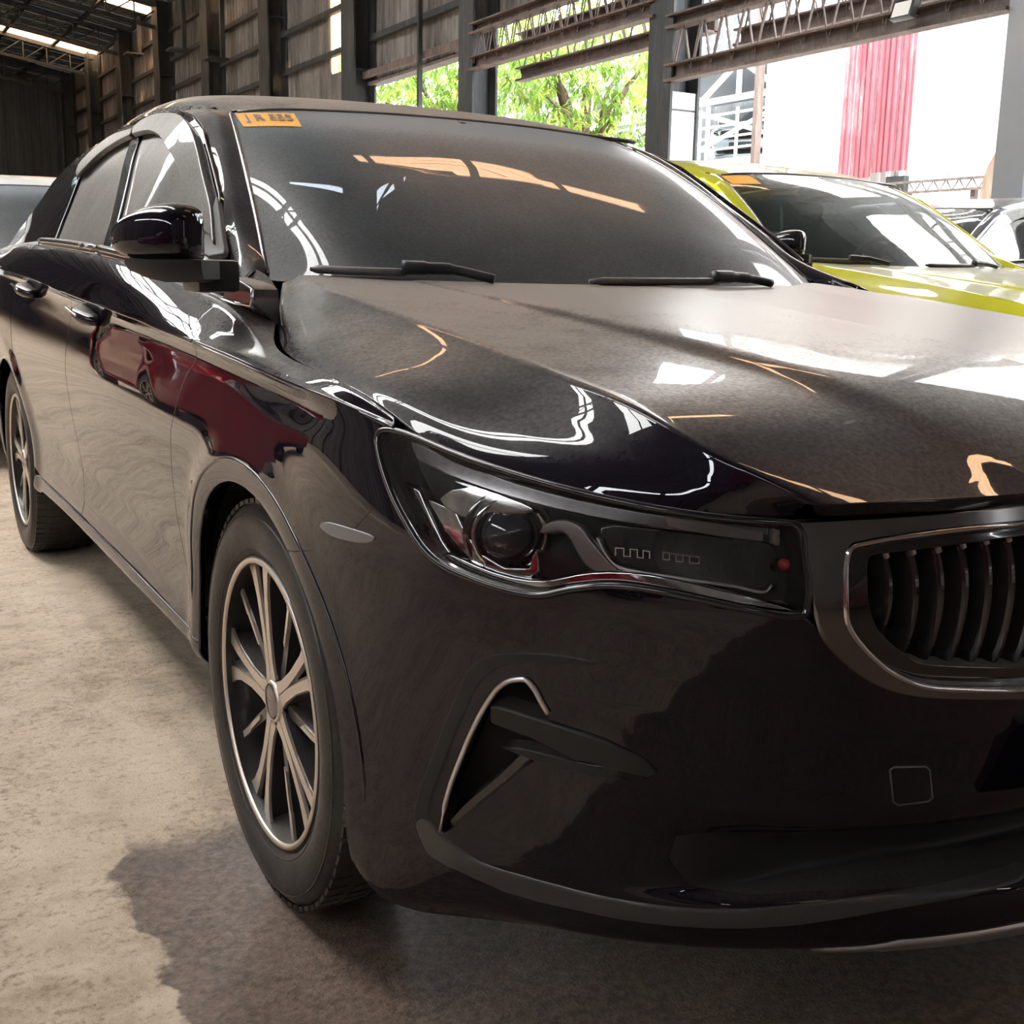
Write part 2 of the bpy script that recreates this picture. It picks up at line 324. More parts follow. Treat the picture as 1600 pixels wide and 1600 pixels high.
ROOF = Patch([
 [(.585,1.125,1.343),(.612,1.30,1.362),(.617,1.6,1.390),(.615,1.9,1.395),(.605,2.25,1.386),(.585,2.6,1.360),(.565,2.85,1.325),(.55,3.02,1.290)],
 [(.555,1.115,1.350),(.572,1.30,1.386),(.575,1.6,1.421),(.573,1.9,1.430),(.563,2.25,1.423),(.545,2.6,1.396),(.53,2.85,1.358),(.51,3.02,1.320)],
 [(.50,1.108,1.357),(.50,1.30,1.402),(.50,1.6,1.442),(.50,1.9,1.455),(.49,2.25,1.448),(.475,2.6,1.42),(.46,2.85,1.38),(.45,3.02,1.340)],
 [(.25,1.09,1.369),(.25,1.30,1.419),(.25,1.6,1.453),(.25,1.9,1.465),(.25,2.25,1.460),(.24,2.6,1.434),(.23,2.87,1.39),(.22,3.05,1.35)],
 [(0,1.085,1.372),(0,1.30,1.423),(0,1.6,1.457),(0,1.9,1.468),(0,2.25,1.464),(0,2.6,1.438),(0,2.88,1.394),(0,3.06,1.353)],
], V=[0,.35,1,2.5,4])
# windscreen: rows base -> header; columns side -> centre
SCREEN = Patch([
 [(.700,.485,.968),(.60,.395,.962),(.45,.31,.958),(.25,.255,.955),(0,.235,.953)],
 [(.667,.635,1.072),(.575,.55,1.073),(.43,.49,1.074),(.24,.452,1.075),(0,.44,1.075)],
 [(.635,.798,1.180),(.54,.735,1.188),(.41,.70,1.195),(.23,.68,1.198),(0,.67,1.20)],
 [(.601,.966,1.273),(.51,.922,1.285),(.39,.90,1.294),(.22,.887,1.300),(0,.88,1.302)],
 [(.565,1.134,1.348),(.48,1.105,1.358),(.37,1.092,1.364),(.21,1.084,1.369),(0,1.08,1.371)],
], sym1=True)
APIL = Patch([
 [(.790,.38,.957),(.768,.47,.975),(.752,.575,1.012),(.728,.67,1.085),(.702,.775,1.150),(.680,.895,1.221),(.657,1.03,1.293),(.643,1.15,1.333),(.628,1.30,1.362)],
 [(.775,.40,.970),(.753,.485,.995),(.734,.585,1.032),(.709,.685,1.100),(.685,.785,1.163),(.662,.905,1.235),(.637,1.035,1.303),(.620,1.14,1.341),(.612,1.27,1.366)],
 [(.745,.435,.985),(.728,.51,1.010),(.709,.60,1.050),(.686,.70,1.115),(.663,.80,1.177),(.641,.915,1.247),(.615,1.04,1.312),(.598,1.12,1.343),(.600,1.23,1.368)],
 [(.706,.475,.975),(.690,.53,1.005),(.675,.605,1.055),(.657,.69,1.112),(.638,.79,1.177),(.617,.905,1.243),(.592,1.03,1.307),(.570,1.128,1.347),(.585,1.17,1.352)],
])
T = {'hl_outline': [(1.0912, 9.6463), (1.0862, 9.8559), (1.0593, 9.98), (1.0126, 9.98), (0.9314, 9.9684), (0.8525, 9.9448), (0.7796, 9.9322), (0.7078, 9.9218), (0.6363, 9.8932), (0.6023, 9.8109), (0.5779, 9.1358), (0.5703, 8.5683), (0.5714, 8.2062), (0.5783, 7.9578), (0.6236, 8.013), (0.6736, 8.1247), (0.7232, 8.2039), (0.7671, 8.1819), (0.8048, 8.0207), (0.834, 7.8321), (0.8671, 7.7937), (0.9176, 7.8253), (0.9656, 7.8866), (0.9969, 8.0503), (1.028, 8.389), (1.054, 8.7533), (1.0771, 9.2315)],
 'hl_strip': [(0.9673, 8.0126), (0.9227, 7.9637), (0.8744, 7.931), (0.8366, 7.9975), (0.8034, 8.2156), (0.771, 8.3567), (0.7255, 8.4128), (0.6736, 8.33), (0.6218, 8.1756), (0.5791, 7.9832), (0.5807, 7.9266), (0.6213, 8.0301), (0.6729, 8.1459), (0.7242, 8.2469), (0.7696, 8.2262), (0.8052, 8.0708), (0.8362, 7.8281), (0.8729, 7.7931), (0.921, 7.7949), (0.9743, 7.8896)],
 'hl_bracket_outer': [(1.068, 8.8797), (1.0304, 8.8564), (1.0185, 8.651), (0.9864, 8.1836), (0.969, 7.9888), (0.9842, 7.946), (1.0175, 8.216), (1.0446, 8.5314)],
 'hl_bracket_inner': [(1.0167, 8.76), (0.9768, 8.7349), (0.9632, 8.5371), (0.95, 8.4113), (0.9349, 8.1987), (0.8909, 8.0385), (0.8589, 8.144), (0.8576, 8.4757), (0.8498, 8.1746), (0.8574, 8.0181), (0.8939, 7.9116), (0.9433, 8.0667), (0.9828, 8.3642)],
 'hl_brow': [(0.9987, 8.8765), (0.9713, 9.4307), (0.9269, 9.4306), (0.8879, 9.3313), (0.9038, 9.1109), (0.9306, 8.9814), (0.9524, 8.7449), (0.9746, 8.7418)],
 'hl_swoosh': [(0.859, 8.8505), (0.8527, 9.0547), (0.8384, 9.1991), (0.8194, 9.0948), (0.8021, 8.8593), (0.7747, 8.5173), (0.7626, 8.3753), (0.7797, 8.3649), (0.7984, 8.4515), (0.8193, 8.8011), (0.8348, 8.9711), (0.8474, 8.9214)],
 'hl_innerbox': [(0.8001, 8.802), (0.7941, 9.0375), (0.7892, 9.3245), (0.6695, 9.3105), (0.6099, 9.267), (0.5922, 8.8654), (0.5937, 8.475), (0.6165, 8.398), (0.699, 8.4218), (0.7578, 8.408), (0.7775, 8.5593)],
 'hl_toprim': [(1.0622, 9.8355), (1.0151, 9.8446), (0.9291, 9.7729), (0.8481, 9.7542), (0.7737, 9.7481), (0.7013, 9.7594), (0.6284, 9.7233), (0.6239, 9.5477), (0.6935, 9.5133), (0.7637, 9.4836), (0.8367, 9.4854), (0.9164, 9.4932), (1.0036, 9.513), (1.0471, 9.5684)],
 'hl_window': [(0.7466, 9.8003), (0.6853, 9.7368), (0.6304, 9.5861), (0.6238, 9.3477), (0.6751, 9.408), (0.7329, 9.5211)],
 'hl_inline': [(0.793, 8.9584), (0.776, 8.6318), (0.7566, 8.4748), (0.6996, 8.4473), (0.6467, 8.4112), (0.6134, 8.3339), (0.603, 8.4593)],
 'hl_pat1': [(0.7694, 8.6719), (0.7718, 8.8162), (0.7626, 8.8321), (0.7603, 8.6859), (0.7532, 8.6943), (0.7555, 8.8402), (0.7477, 8.85), (0.7455, 8.7045), (0.7393, 8.7104), (0.7414, 8.8553), (0.7341, 8.8498), (0.7323, 8.7179)],
 'hl_pat2': [(0.7197, 8.8753), (0.7179, 8.745), (0.711, 8.7509), (0.7125, 8.8682), (0.7055, 8.8724), (0.704, 8.7446), (0.6964, 8.7509), (0.6977, 8.866), (0.6908, 8.8689), (0.6894, 8.7434), (0.6791, 8.7539), (0.6803, 8.8665), (0.7197, 8.8753)],
 'hl_proj': [(0.9075, 8.6145)],
 'hl_dots': [(0.6212, 9.6066), (0.6158, 9.4069), (0.6156, 9.5771), (0.6096, 9.3589)],
 'hl_red': [(0.5894, 8.837)],
 'gr_outer': [(0.6041, 9.8811), (0.5751, 9.0582), (0.5671, 8.5159), (0.5618, 8.0579), (0.5526, 7.7234), (0.5399, 7.5317), (0.5238, 7.3583), (0.5041, 7.1753), (0.4809, 6.9998), (0.4502, 6.8402), (0.4032, 6.7279), (0.2961, 6.6031)],
 'gr_inner': [(0.3139, 9.5054), (0.4064, 9.5239), (0.4835, 9.4252), (0.5196, 9.2914), (0.5282, 9.2124), (0.5292, 8.9198), (0.5303, 8.6265), (0.5319, 8.1144), (0.5276, 7.8682), (0.5136, 7.6271), (0.4846, 7.311), (0.4549, 7.0853), (0.4248, 6.9412), (0.3847, 6.8652), (0.298, 6.7548)],
 'gr_open': [(0.2944, 9.2377), (0.3838, 9.1728), (0.4632, 9.0738), (0.4893, 9.0246), (0.4983, 8.9219), (0.4994, 8.5994), (0.4985, 8.156), (0.4887, 7.7803), (0.4686, 7.5246), (0.4432, 7.3226), (0.4142, 7.1898), (0.2825, 7.0326)],
 'gr_slats': [(0.4651, 8.1557), (0.431, 8.1467), (0.3958, 8.1446), (0.3592, 8.1276), (0.323, 8.1185), (0.2861, 8.1063)],
 'vent_hole': [(0.8605, 6.0976), (0.8447, 6.1662), (0.8274, 5.9162), (0.8111, 5.6532), (0.7523, 5.4904), (0.6998, 5.2999), (0.7608, 5.1968), (0.8264, 5.1282), (0.8655, 4.6046), (0.9282, 3.5543), (0.9442, 3.4476), (0.9373, 4.2123), (0.9173, 5.1796), (0.8847, 5.8245)],
 'vent_line': [(0.945, 3.4488), (0.9366, 4.2314), (0.9285, 4.7441), (0.9164, 5.1922), (0.9002, 5.5527), (0.8821, 5.8558), (0.8716, 5.9785), (0.8596, 6.1039), (0.8439, 6.1852), (0.8346, 6.0701), (0.8267, 5.9282), (0.8155, 5.7577)],
 'vent_blade': [(0.8842, 5.6705), (0.8662, 5.6794), (0.8422, 5.655), (0.8036, 5.614), (0.7522, 5.5545), (0.7092, 5.4241), (0.6924, 5.3292), (0.6993, 5.2873), (0.7353, 5.277), (0.7791, 5.289), (0.8339, 5.4549), (0.8825, 5.5242)],
 'vent_blade2': [(0.87, 5.2112), (0.837, 5.2258), (0.7812, 5.1917), (0.7211, 5.1281), (0.7651, 5.069), (0.8286, 5.1201)],
 'vent_strip': [(0.9361, 3.6014), (0.8915, 4.4198), (0.8491, 5.1135), (0.8351, 5.1063), (0.8679, 4.6204), (0.9327, 3.526)],
 'vent_rim': [(0.7656, 6.7698), (0.8143, 6.7679), (0.8801, 6.5241), (0.9101, 6.1755), (0.9335, 5.6474), (0.9508, 5.207), (0.9662, 4.5763), (0.978, 3.7963), (0.9748, 3.4518), (0.9656, 3.2072), (0.9361, 2.7424), (0.8959, 2.0384), (0.8949, 2.7199), (0.9271, 3.2043), (0.9494, 3.423), (0.9617, 3.6561), (0.9626, 3.9001), (0.951, 4.6287), (0.9363, 5.2082), (0.9179, 5.6588), (0.8954, 6.0542), (0.872, 6.3834), (0.8215, 6.6406)],
 'lip_ridge': [(0.9738, 3.5138), (0.9643, 3.1201), (0.9392, 2.2295), (0.8739, 1.6864), (0.7893, 1.6161), (0.7127, 1.5739), (0.6347, 1.5638), (0.5019, 1.631), (0.3746, 1.8516), (0.2025, 2.1638), (0.1838, 2.3629), (0.3702, 2.1558), (0.5029, 1.9874), (0.6368, 1.9249), (0.7149, 1.9523), (0.7906, 2.056), (0.8714, 2.4031), (0.9199, 3.0926), (0.9482, 3.3926), (0.962, 3.5976)],
 'tow': [(0.4483, 5.6158), (0.4445, 5.6394), (0.4059, 5.6451), (0.3999, 5.609), (0.3874, 5.3497), (0.3909, 5.3104), (0.4284, 5.2778), (0.4351, 5.3129)],
 'reflector': [(1.1819, 7.6976), (1.1596, 7.8121), (1.1108, 7.8772), (1.0768, 7.9007), (1.0745, 7.8458), (1.0986, 7.7313), (1.1517, 7.6479)],
 'plate': [(0.3157, 5.9188), (0.2879, 5.9895), (0.2667, 5.5581)],
 'silvertrim': [(0.4513, 1.0199), (0.4274, 1.3391), (0.3729, 1.5847), (0.2926, 1.8874), (0.1951, 2.1183), (0.2001, 1.8669), (0.2903, 1.5814), (0.3683, 1.2811)],
 'seam_tip': [(1.1849, 7.2837), (1.0572, 8.6314)],
 'sticker': [(0.0122, 3.9121), (0.177, 3.7831), (0.1701, 3.1875), (0.0235, 3.3396)],
 'sticker_txt': [(0.0155, 3.4278), (0.162, 3.2654)],
 'wiper': [(0.0658, 0.1523), (0.22, 0.1589), (0.2927, 0.1507)],
 'shade': [(0.0, 1.6605), (0.0385, 0.6838), (0.0702, 0.1116), (0.017, 1.6478)],
 'frame': [(0.5644, 1.0114), (0.736, 1.1365), (0.868, 1.2135), (1.0, 1.2883), (1.1235, 1.3315), (1.3208, 1.3667), (1.6508, 1.3988)],
 'fglass': [(1.1768, 1.0236), (1.3882, 1.1699)],
 'fvis_out': [(0.6043, 1.0299), (0.7071, 1.1007), (0.8307, 1.171), (0.9741, 1.2552), (1.0922, 1.3064), (1.2367, 1.3386), (1.5276, 1.3694), (1.6852, 1.3701), (1.7373, 1.3556)],
 'fvis_in': [(1.6741, 1.3337), (1.4463, 1.3212), (1.2008, 1.2772), (1.0028, 1.2052), (0.8359, 1.1179), (0.7459, 1.0734), (0.6441, 1.0488)],
 'rvis_out': [(1.7532, 1.3535), (2.0765, 1.3589), (2.3147, 1.3065), (2.2884, 1.2705)],
 'rvis_in': [(2.2302, 1.255), (2.0389, 1.3077), (1.8403, 1.3288), (1.7013, 1.3327)],
 'sail': [(0.7244, 1.127), (0.5497, 1.0138), (0.6029, 1.009), (0.655, 1.0165)]}
# ------------------------------------------------------------ trimmed panels on the surfaces
KV = {}
def kv(S):
    if id(S) not in KV:
        if S is FLANK: KV[id(S)] = 1.
        else:
            us = np.linspace(0, S.umax, 7); a = S(us, us*0); tot = 0; vs = np.linspace(0, S.vmax, 30)
            tot = np.mean([np.linalg.norm(np.diff(S(np.full(30, u), vs), axis=0), axis=1).sum() for u in us]); KV[id(S)] = tot/S.vmax
    return KV[id(S)]
def inside(P, poly):
    x, y = P[:, 0][:, None], P[:, 1][:, None]; a = poly; b = np.roll(poly, -1, 0)
    with np.errstate(divide='ignore', invalid='ignore'):
        c = ((a[:, 1] > y) != (b[:, 1] > y)) & (x < (b[:, 0]-a[:, 0])*(y-a[:, 1])/(b[:, 1]-a[:, 1])+a[:, 0])
    return (c.sum(1) % 2) == 1
def resample(poly, step):
    out = []; n = len(poly)
    for i in range(n):
        a, b = poly[i], poly[(i+1) % n]; k = max(1, int(math.ceil(np.linalg.norm(b-a)/step)))
        for j in range(k): out.append(a+(b-a)*j/k)
    return np.array(out)
def edge_dist(P, poly):
    a = poly; d = np.roll(poly, -1, 0)-a; L2 = np.maximum((d**2).sum(1), 1e-12); out = np.full(len(P), 1e9)
    for k in range(0, len(P), 2000):
        q = P[k:k+2000][:, None]-a[None]; t = np.clip((q*d).sum(2)/L2, 0, 1); out[k:k+2000] = np.sqrt((((q-t[..., None]*d)**2).sum(2)).min(1))
    return out
SGN = lambda S: -1 if S is SCREEN else 1
def build_panel(S, poly, holes=(), step=.016, off=0., thick=.012, r=.002, bow=0.):
    """returns verts, faces, normals in (w,y,z) space for the right half"""
    k = kv(S); sc = np.array([1, k])
    loops = [resample(np.array(p, float)*sc, step) for p in [poly]+list(holes)]
    lo = loops[0].min(0); hi = loops[0].max(0)
    gx, gy = np.meshgrid(np.arange(lo[0]+step*.5, hi[0], step), np.arange(lo[1]+step*.5, hi[1], step*.9)); G = np.stack([gx.ravel(), gy.ravel()], 1)
    if len(G):
        G = G[inside(G, loops[0])]
        for h in loops[1:]: G = G[~inside(G, h)]
        for l in loops:
            if len(G): G = G[edge_dist(G, l) > step*.45]
    pts = []; edges = []
    for l in loops:
        s = len(pts); pts += [tuple(p) for p in l]; edges += [(s+i, s+(i+1) % len(l)) for i in range(len(l))]
    nb = len(pts); pts += [tuple(p) for p in G]
    V2, E2, F2, ov, oe, of = delaunay_2d_cdt([Vector(p) for p in pts], edges, [], 0, 1e-7)
    V2 = np.array([tuple(v) for v in V2]); F2 = np.array(F2)
    cen = V2[F2].mean(1); ok = inside(cen, loops[0])
    for h in loops[1:]: ok &= ~inside(cen, h)
    F2 = F2[ok]
    a = V2[F2]; area = (a[:,1,0]-a[:,0,0])*(a[:,2,1]-a[:,0,1])-(a[:,1,1]-a[:,0,1])*(a[:,2,0]-a[:,0,0])
    F2[area < 0] = F2[area < 0][:, ::-1]
    u, v = V2[:, 0], np.clip(V2[:, 1]/k, 0, S.vmax if S is not FLANK else 9); P = S(u, v); n = S.nrm(u, v)*SGN(S)
    P = P+n*off; faces = [tuple(f) if SGN(S) > 0 else tuple(f[::-1]) for f in F2]
    V = list(P); NN = list(n)
    if thick:
        # boundary edges of the kept faces
        cnt = {}
        for f in faces:
            for i in range(3):
                e = (f[i], f[(i+1) % 3]); cnt[e] = 1
        be = [e for e in cnt if (e[1], e[0]) not in cnt and not (abs(P[e[0], 0]) < 2e-3 and abs(P[e[1], 0]) < 2e-3)]
        acc = {}
        for (i, j) in be:
            t = P[j]-P[i]; nn = n[i]+n[j]; o = np.cross(t, nn); l = np.linalg.norm(o)
            if l < 1e-9: continue
            o /= l
            for q in (i, j): acc.setdefault(q, []).append(o)
        m1, m2, m0 = {}, {}, {}
        for q, os_ in acc.items():
            o = np.mean(os_, 0); o /= max(np.linalg.norm(o), 1e-6)
            a_ = P[q]+o*r*.7-n[q]*r*.7; b_ = P[q]+o*r-n[q]*thick
            n1 = n[q]+o; n1 /= np.linalg.norm(n1)
            m1[q] = len(V); V.append(a_); NN.append(n1)
            m0[q] = len(V); V.append(P[q]+o*r-n[q]*r*2); NN.append(o)
            m2[q] = len(V); V.append(b_); NN.append(o)
        for (i, j) in be:
            if i in m1 and j in m1:
                faces += [(j, i, m1[i], m1[j]), (m1[j], m1[i], m0[i], m0[j]), (m0[j], m0[i], m2[i], m2[j])]
    return np.array(V), faces, np.array(NN)
def place(geo, side):
    V, F, n = geo; s = np.array([side, 1, 1.]); V = V*s; n = n*s
    return V, ([f for f in F] if side > 0 else [f[::-1] for f in F]), n
def panel(name, S, poly, m, parent, sides=(-1, 1), join=False, label=None, **k):
    g = build_panel(S, poly, **k); out = {}
    if join:
        A = place(g, -1); B = place(g, 1); o = len(A[0])
        return mk(name, np.concatenate([A[0], B[0]]), A[1]+[tuple(i+o for i in f) for f in B[1]], m, parent, normals=np.concatenate([A[2], B[2]]), label=label)
    for s in sides:
        V, F, n = place(g, s); out[s] = mk(name, V, F, m, parent(s) if callable(parent) else (parent[s] if isinstance(parent, dict) else parent), normals=n, label=label)
    return out
def multi(name, parts, m, parent, sides=(-1, 1), join=False):
    """several trimmed patches joined in one mesh (a fender = flank + top)"""
    G = [build_panel(S, poly, **k) for S, poly, k in parts]; out = {}
    for grp in ([sides] if join else [(s,) for s in sides]):
        V, F, n = [], [], []
        for s in grp:
            for g in G:
                a, b, c_ = place(g, s); o = sum(map(len, V)); V.append(a); n.append(c_); F += [tuple(i+o for i in f) for f in b]
        out[grp[0]] = mk(name, np.concatenate(V), F, m, parent[grp[0]] if isinstance(parent, dict) else parent, normals=np.concatenate(n))
    return out
def yz(S, pts, u0=None):
    """(y,z) -> (u,v) on RING or TOP by Newton"""
    out = []
    for y, z in pts:
        us = np.linspace(.85, S.umax-.5 if S is RING else S.umax, 60) if S is RING else np.linspace(0, S.umax, 60)
        vs = np.linspace(0, S.vmax, 41); U_, V_ = np.meshgrid(us, vs); P = S(U_.ravel(), V_.ravel())
        k = np.argmin((P[:, 1]-y)**2+(P[:, 2]-z)**2); x = np.array([U_.ravel()[k], V_.ravel()[k]])
        for it in range(12):
            q = S(x[:1], x[1:])[0]; e = 1e-3; J = np.array([(S(x[:1]+e, x[1:])[0]-q)/e, (S(x[:1], x[1:]-e)[0]-q)/-e])[:, 1:].T
            st = np.linalg.lstsq(J, np.array([y, z])-q[1:], rcond=None)[0]; st[1] = np.clip(st[1], -.5, .5); st[0] = np.clip(st[0], -.1, .1); x = x+st; x[1] = np.clip(x[1], 0, S.vmax)
        out.append((x[0], x[1]))
    return out
def P3(S, uv, off=0., side=-1):
    uv = np.atleast_2d(np.array(uv, float)); P = S(uv[:, 0], uv[:, 1])+S.nrm(uv[:, 0], uv[:, 1])*SGN(S)*off
    return [Vector((side*p[0], p[1], p[2])) for p in P]
# ------------------------------------------------------------ the sedan
def uofy(S, y):
    us = np.linspace(0, S.umax, 400); Y = S(us, us*0)[:, 1]; return float(np.interp(y, Y, us))
def poly_prism(bm, pts, a0, a1, side, yc, zc, bev=.0):
    """polygon in the wheel plane (y,z) extruded along the axle from a0 to a1 (outward positive)"""
    X = lambda a: side*a
    A = [bm.verts.new((X(a0), yc+p[0], zc+p[1])) for p in pts]; B = [bm.verts.new((X(a1), yc+p[0], zc+p[1])) for p in pts]
    n = len(pts); bm.faces.new(A); bm.faces.new(B)
    for i in range(n): bm.faces.new((A[i], A[(i+1) % n], B[(i+1) % n], B[i]))
def polar(rt, ang): 
    c, s = math.cos(ang), math.sin(ang); return [(-(r*c-t*s), r*s+t*c) for r, t in rt]   # image right = front (-y)
def wheel(root, side, yc):
    zc = .322; F = .880
    bm = bmesh.new()
    lathe(bm, [(.229,-.19),(.233,-.004),(.2295,.003),(.224,.003),(.2235,-.006),(.218,-.03),(.208,-.09),(.20,-.16),(.215,-.19)], 64)
    lathe(bm, [(.0,-.075),(.055,-.07),(.07,-.05),(.062,-.03),(.03,-.022),(.0,-.022)], 32)
    for k in range(5):
        a = R(33+72*k)
        for s in (-1, 1):
            poly_prism(bm, polar([(.018,-.002*s),(.03,.021*s),(.10,.019*s),(.17,.030*s),(.222,.043*s),(.222,.012*s),(.12,0)], a), -.055, -.014, 1, 0, 0)
        a += R(36)
        poly_prism(bm, polar([(.04,-.010),(.04,.010),(.13,.008),(.222,.009),(.222,-.005),(.14,-.008)], a), -.06, -.02, 1, 0, 0)
    for v in bm.verts: v.co = Vector((side*(F+v.co.x), yc+v.co.y, zc+v.co.z))
    w = mkbm('wheel', bm, ALLOYB, root, auto=35)
    bm = bmesh.new(); prof = [(.229,-.006),(.236,.002),(.250,.0085),(.270,.0115),(.290,.010),(.304,.004),(.3125,-.004),(.3185,-.018),(.321,-.04),(.322,-.10),(.321,-.165),(.316,-.19),(.30,-.20),(.26,-.205),(.232,-.19)]
    lathe(bm, prof, 96)
    for v in bm.verts: v.co = Vector((side*(F+v.co.x), yc+v.co.y, zc+v.co.z))
    t = mkbm('tyre', bm, TYRE, w, auto=50)
    # tread blocks round the crown
    bm = bmesh.new()
    for k in range(72):
        for (a, la) in ((-.016, .030), (-.058, .034), (-.102, .034), (-.146, .034), (-.184, .026)):
            th = 2*math.pi*(k+.3*(abs(a)*10 % 1))/72; M = Matrix.Rotation(th, 4, 'X')
            M = Matrix.Translation((side*F, yc, zc)) @ M
            r0 = .3195 if a > -.02 or a < -.18 else .3215
            bxm_(bm, M, (side*a, 0, r0-.002), (la, .0205, .007))
    mkbm('tread', bm, TYRE, w)
    # raised lettering band free ring lines on the sidewall
    for rr in (.243, .297):
        bm = bmesh.new(); lathe(bm, [(rr-.0012,.0),(rr-.0008,(.0125 if rr != .243 else .0065)),(rr+.0008,(.0125 if rr != .243 else .0065)),(rr+.0012,.0)], 96)
        if rr == .297:
            for v in bm.verts: v.co.x -= .0035
        for v in bm.verts: v.co = Vector((side*(F+v.co.x), yc+v.co.y, zc+v.co.z))
        mkbm('sidewall_rib', bm, TYRE, w, smooth=True)
    bm = bmesh.new(); lathe(bm, [(.2195,.0),(.2205,.0042),(.2275,.0045),(.2290,.002)], 96)
    for v in bm.verts: v.co = Vector((side*(F+v.co.x), yc+v.co.y, zc+v.co.z))
    mkbm('rim_lip', bm, MACH, w, smooth=True)
    for k in range(5):
        a = R(33+72*k); bm = bmesh.new()
        for s in (-1, 1):
            poly_prism(bm, polar([(.030,.001*s),(.034,.022*s),(.06,.0175*s),(.11,.0185*s),(.165,.0265*s),(.200,.039*s),(.2205,.053*s),(.2205,.021*s),(.195,.0145*s),(.15,.0080*s),(.105,.0030*s),(.08,.001*s)], a), -.015, -.010, side, 0, 0)
        for v in bm.verts: v.co = Vector((side*F+v.co.x, yc+v.co.y, zc+v.co.z))
        mkbm('spoke', bm, MACH, w)
        a += R(36); bm = bmesh.new()
        poly_prism(bm, polar([(.105,-.002),(.112,.004),(.15,.0055),(.172,.0065),(.178,.0095),(.2205,.0095),(.2205,-.002),(.175,-.001),(.15,-.003)], a), -.021, -.016, side, 0, 0)
        for v in bm.verts: v.co = Vector((side*F+v.co.x, yc+v.co.y, zc+v.co.z))
        mkbm('thin_spoke', bm, MACH, w)
    bm = bmesh.new(); lathe(bm, [(.034,-.018),(.034,-.009),(.031,-.006),(.029,-.0065)], 40)
    for v in bm.verts: v.co = Vector((side*(F+v.co.x), yc+v.co.y, zc+v.co.z))
    mkbm('hub_ring', bm, MACH, w, smooth=True)
    bm = bmesh.new(); lathe(bm, [(.029,-.012),(.0285,-.0075),(.022,-.005),(.0,-.004)], 40); 
    for v in bm.verts: v.co = Vector((side*(F+v.co.x), yc+v.co.y, zc+v.co.z))
    mkbm('hub_cap', bm, DCHROME, w, smooth=True)
    bm = bmesh.new(); lathe(bm, [(.075,-.085),(.145,-.085),(.145,-.105),(.075,-.105)], 48, close=True); 
    for v in bm.verts: v.co = Vector((side*(F+v.co.x), yc+v.co.y, zc+v.co.z))
    mkbm('brake_disc', bm, DISC, w, auto=40)
    for k in range(5):
        bm = bmesh.new(); a = R(33+36+72*k); lathe(bm, [(0,-.022),(.008,-.022),(.009,-.03),(.009,-.05)], 6)
        for v in bm.verts: v.co = Vector((side*(F+v.co.x), yc+v.co.y-.042*math.cos(a), zc+v.co.z+.042*math.sin(a)))
        mkbm('wheel_bolt', bm, DISC, w)
    # liner of the wheel arch
    bm = bmesh.new(); ring = []
    for k in range(29):
        a = R(-4+188*k/28); rr = .385
        ring.append([bm.verts.new((side*x, yc-rr*q*math.cos(a), zc+rr*q*math.sin(a))) for x, q in ((.862,1),(.56,1),(.56,.05))])
    for i in range(28):
        for j in range(2): bm.faces.new((ring[i][j], ring[i+1][j], ring[i+1][j+1], ring[i][j+1]))
    mkbm('wheel_arch_liner', bm, BLACK, root, smooth=False)
def bxm_(bm, M, c, s):
    bmesh.ops.create_cube(bm, size=1, matrix=M @ Matrix.Translation(c) @ Matrix.Diagonal((*s, 1)))
def arch(yc, front, n=26, a0=None, a1=None):
    """opening edge from the front foot over the top to the rear foot"""
    out = []
    for k in range(n+1):
        a = R(a0+(a1-a0)*k/n); f = max(0, math.cos(a))
        rr = .352+(.052*f**2 if front else .01*f**2); y, z = yc-rr*math.cos(a), .322+rr*math.sin(a)
        if front and a < 0: y, z = yc-.404-.004*a, .322+.404*math.tan(a)
        out.append((y, z))
    return out
def ribbon(bm, pts, w, n=None):
    tube(bm, pts, w, 8)
def uvcurve(S, uv, n=6, off=0., side=-1, closed=False): return P3(S, catmull(uv, n, closed), off, side)
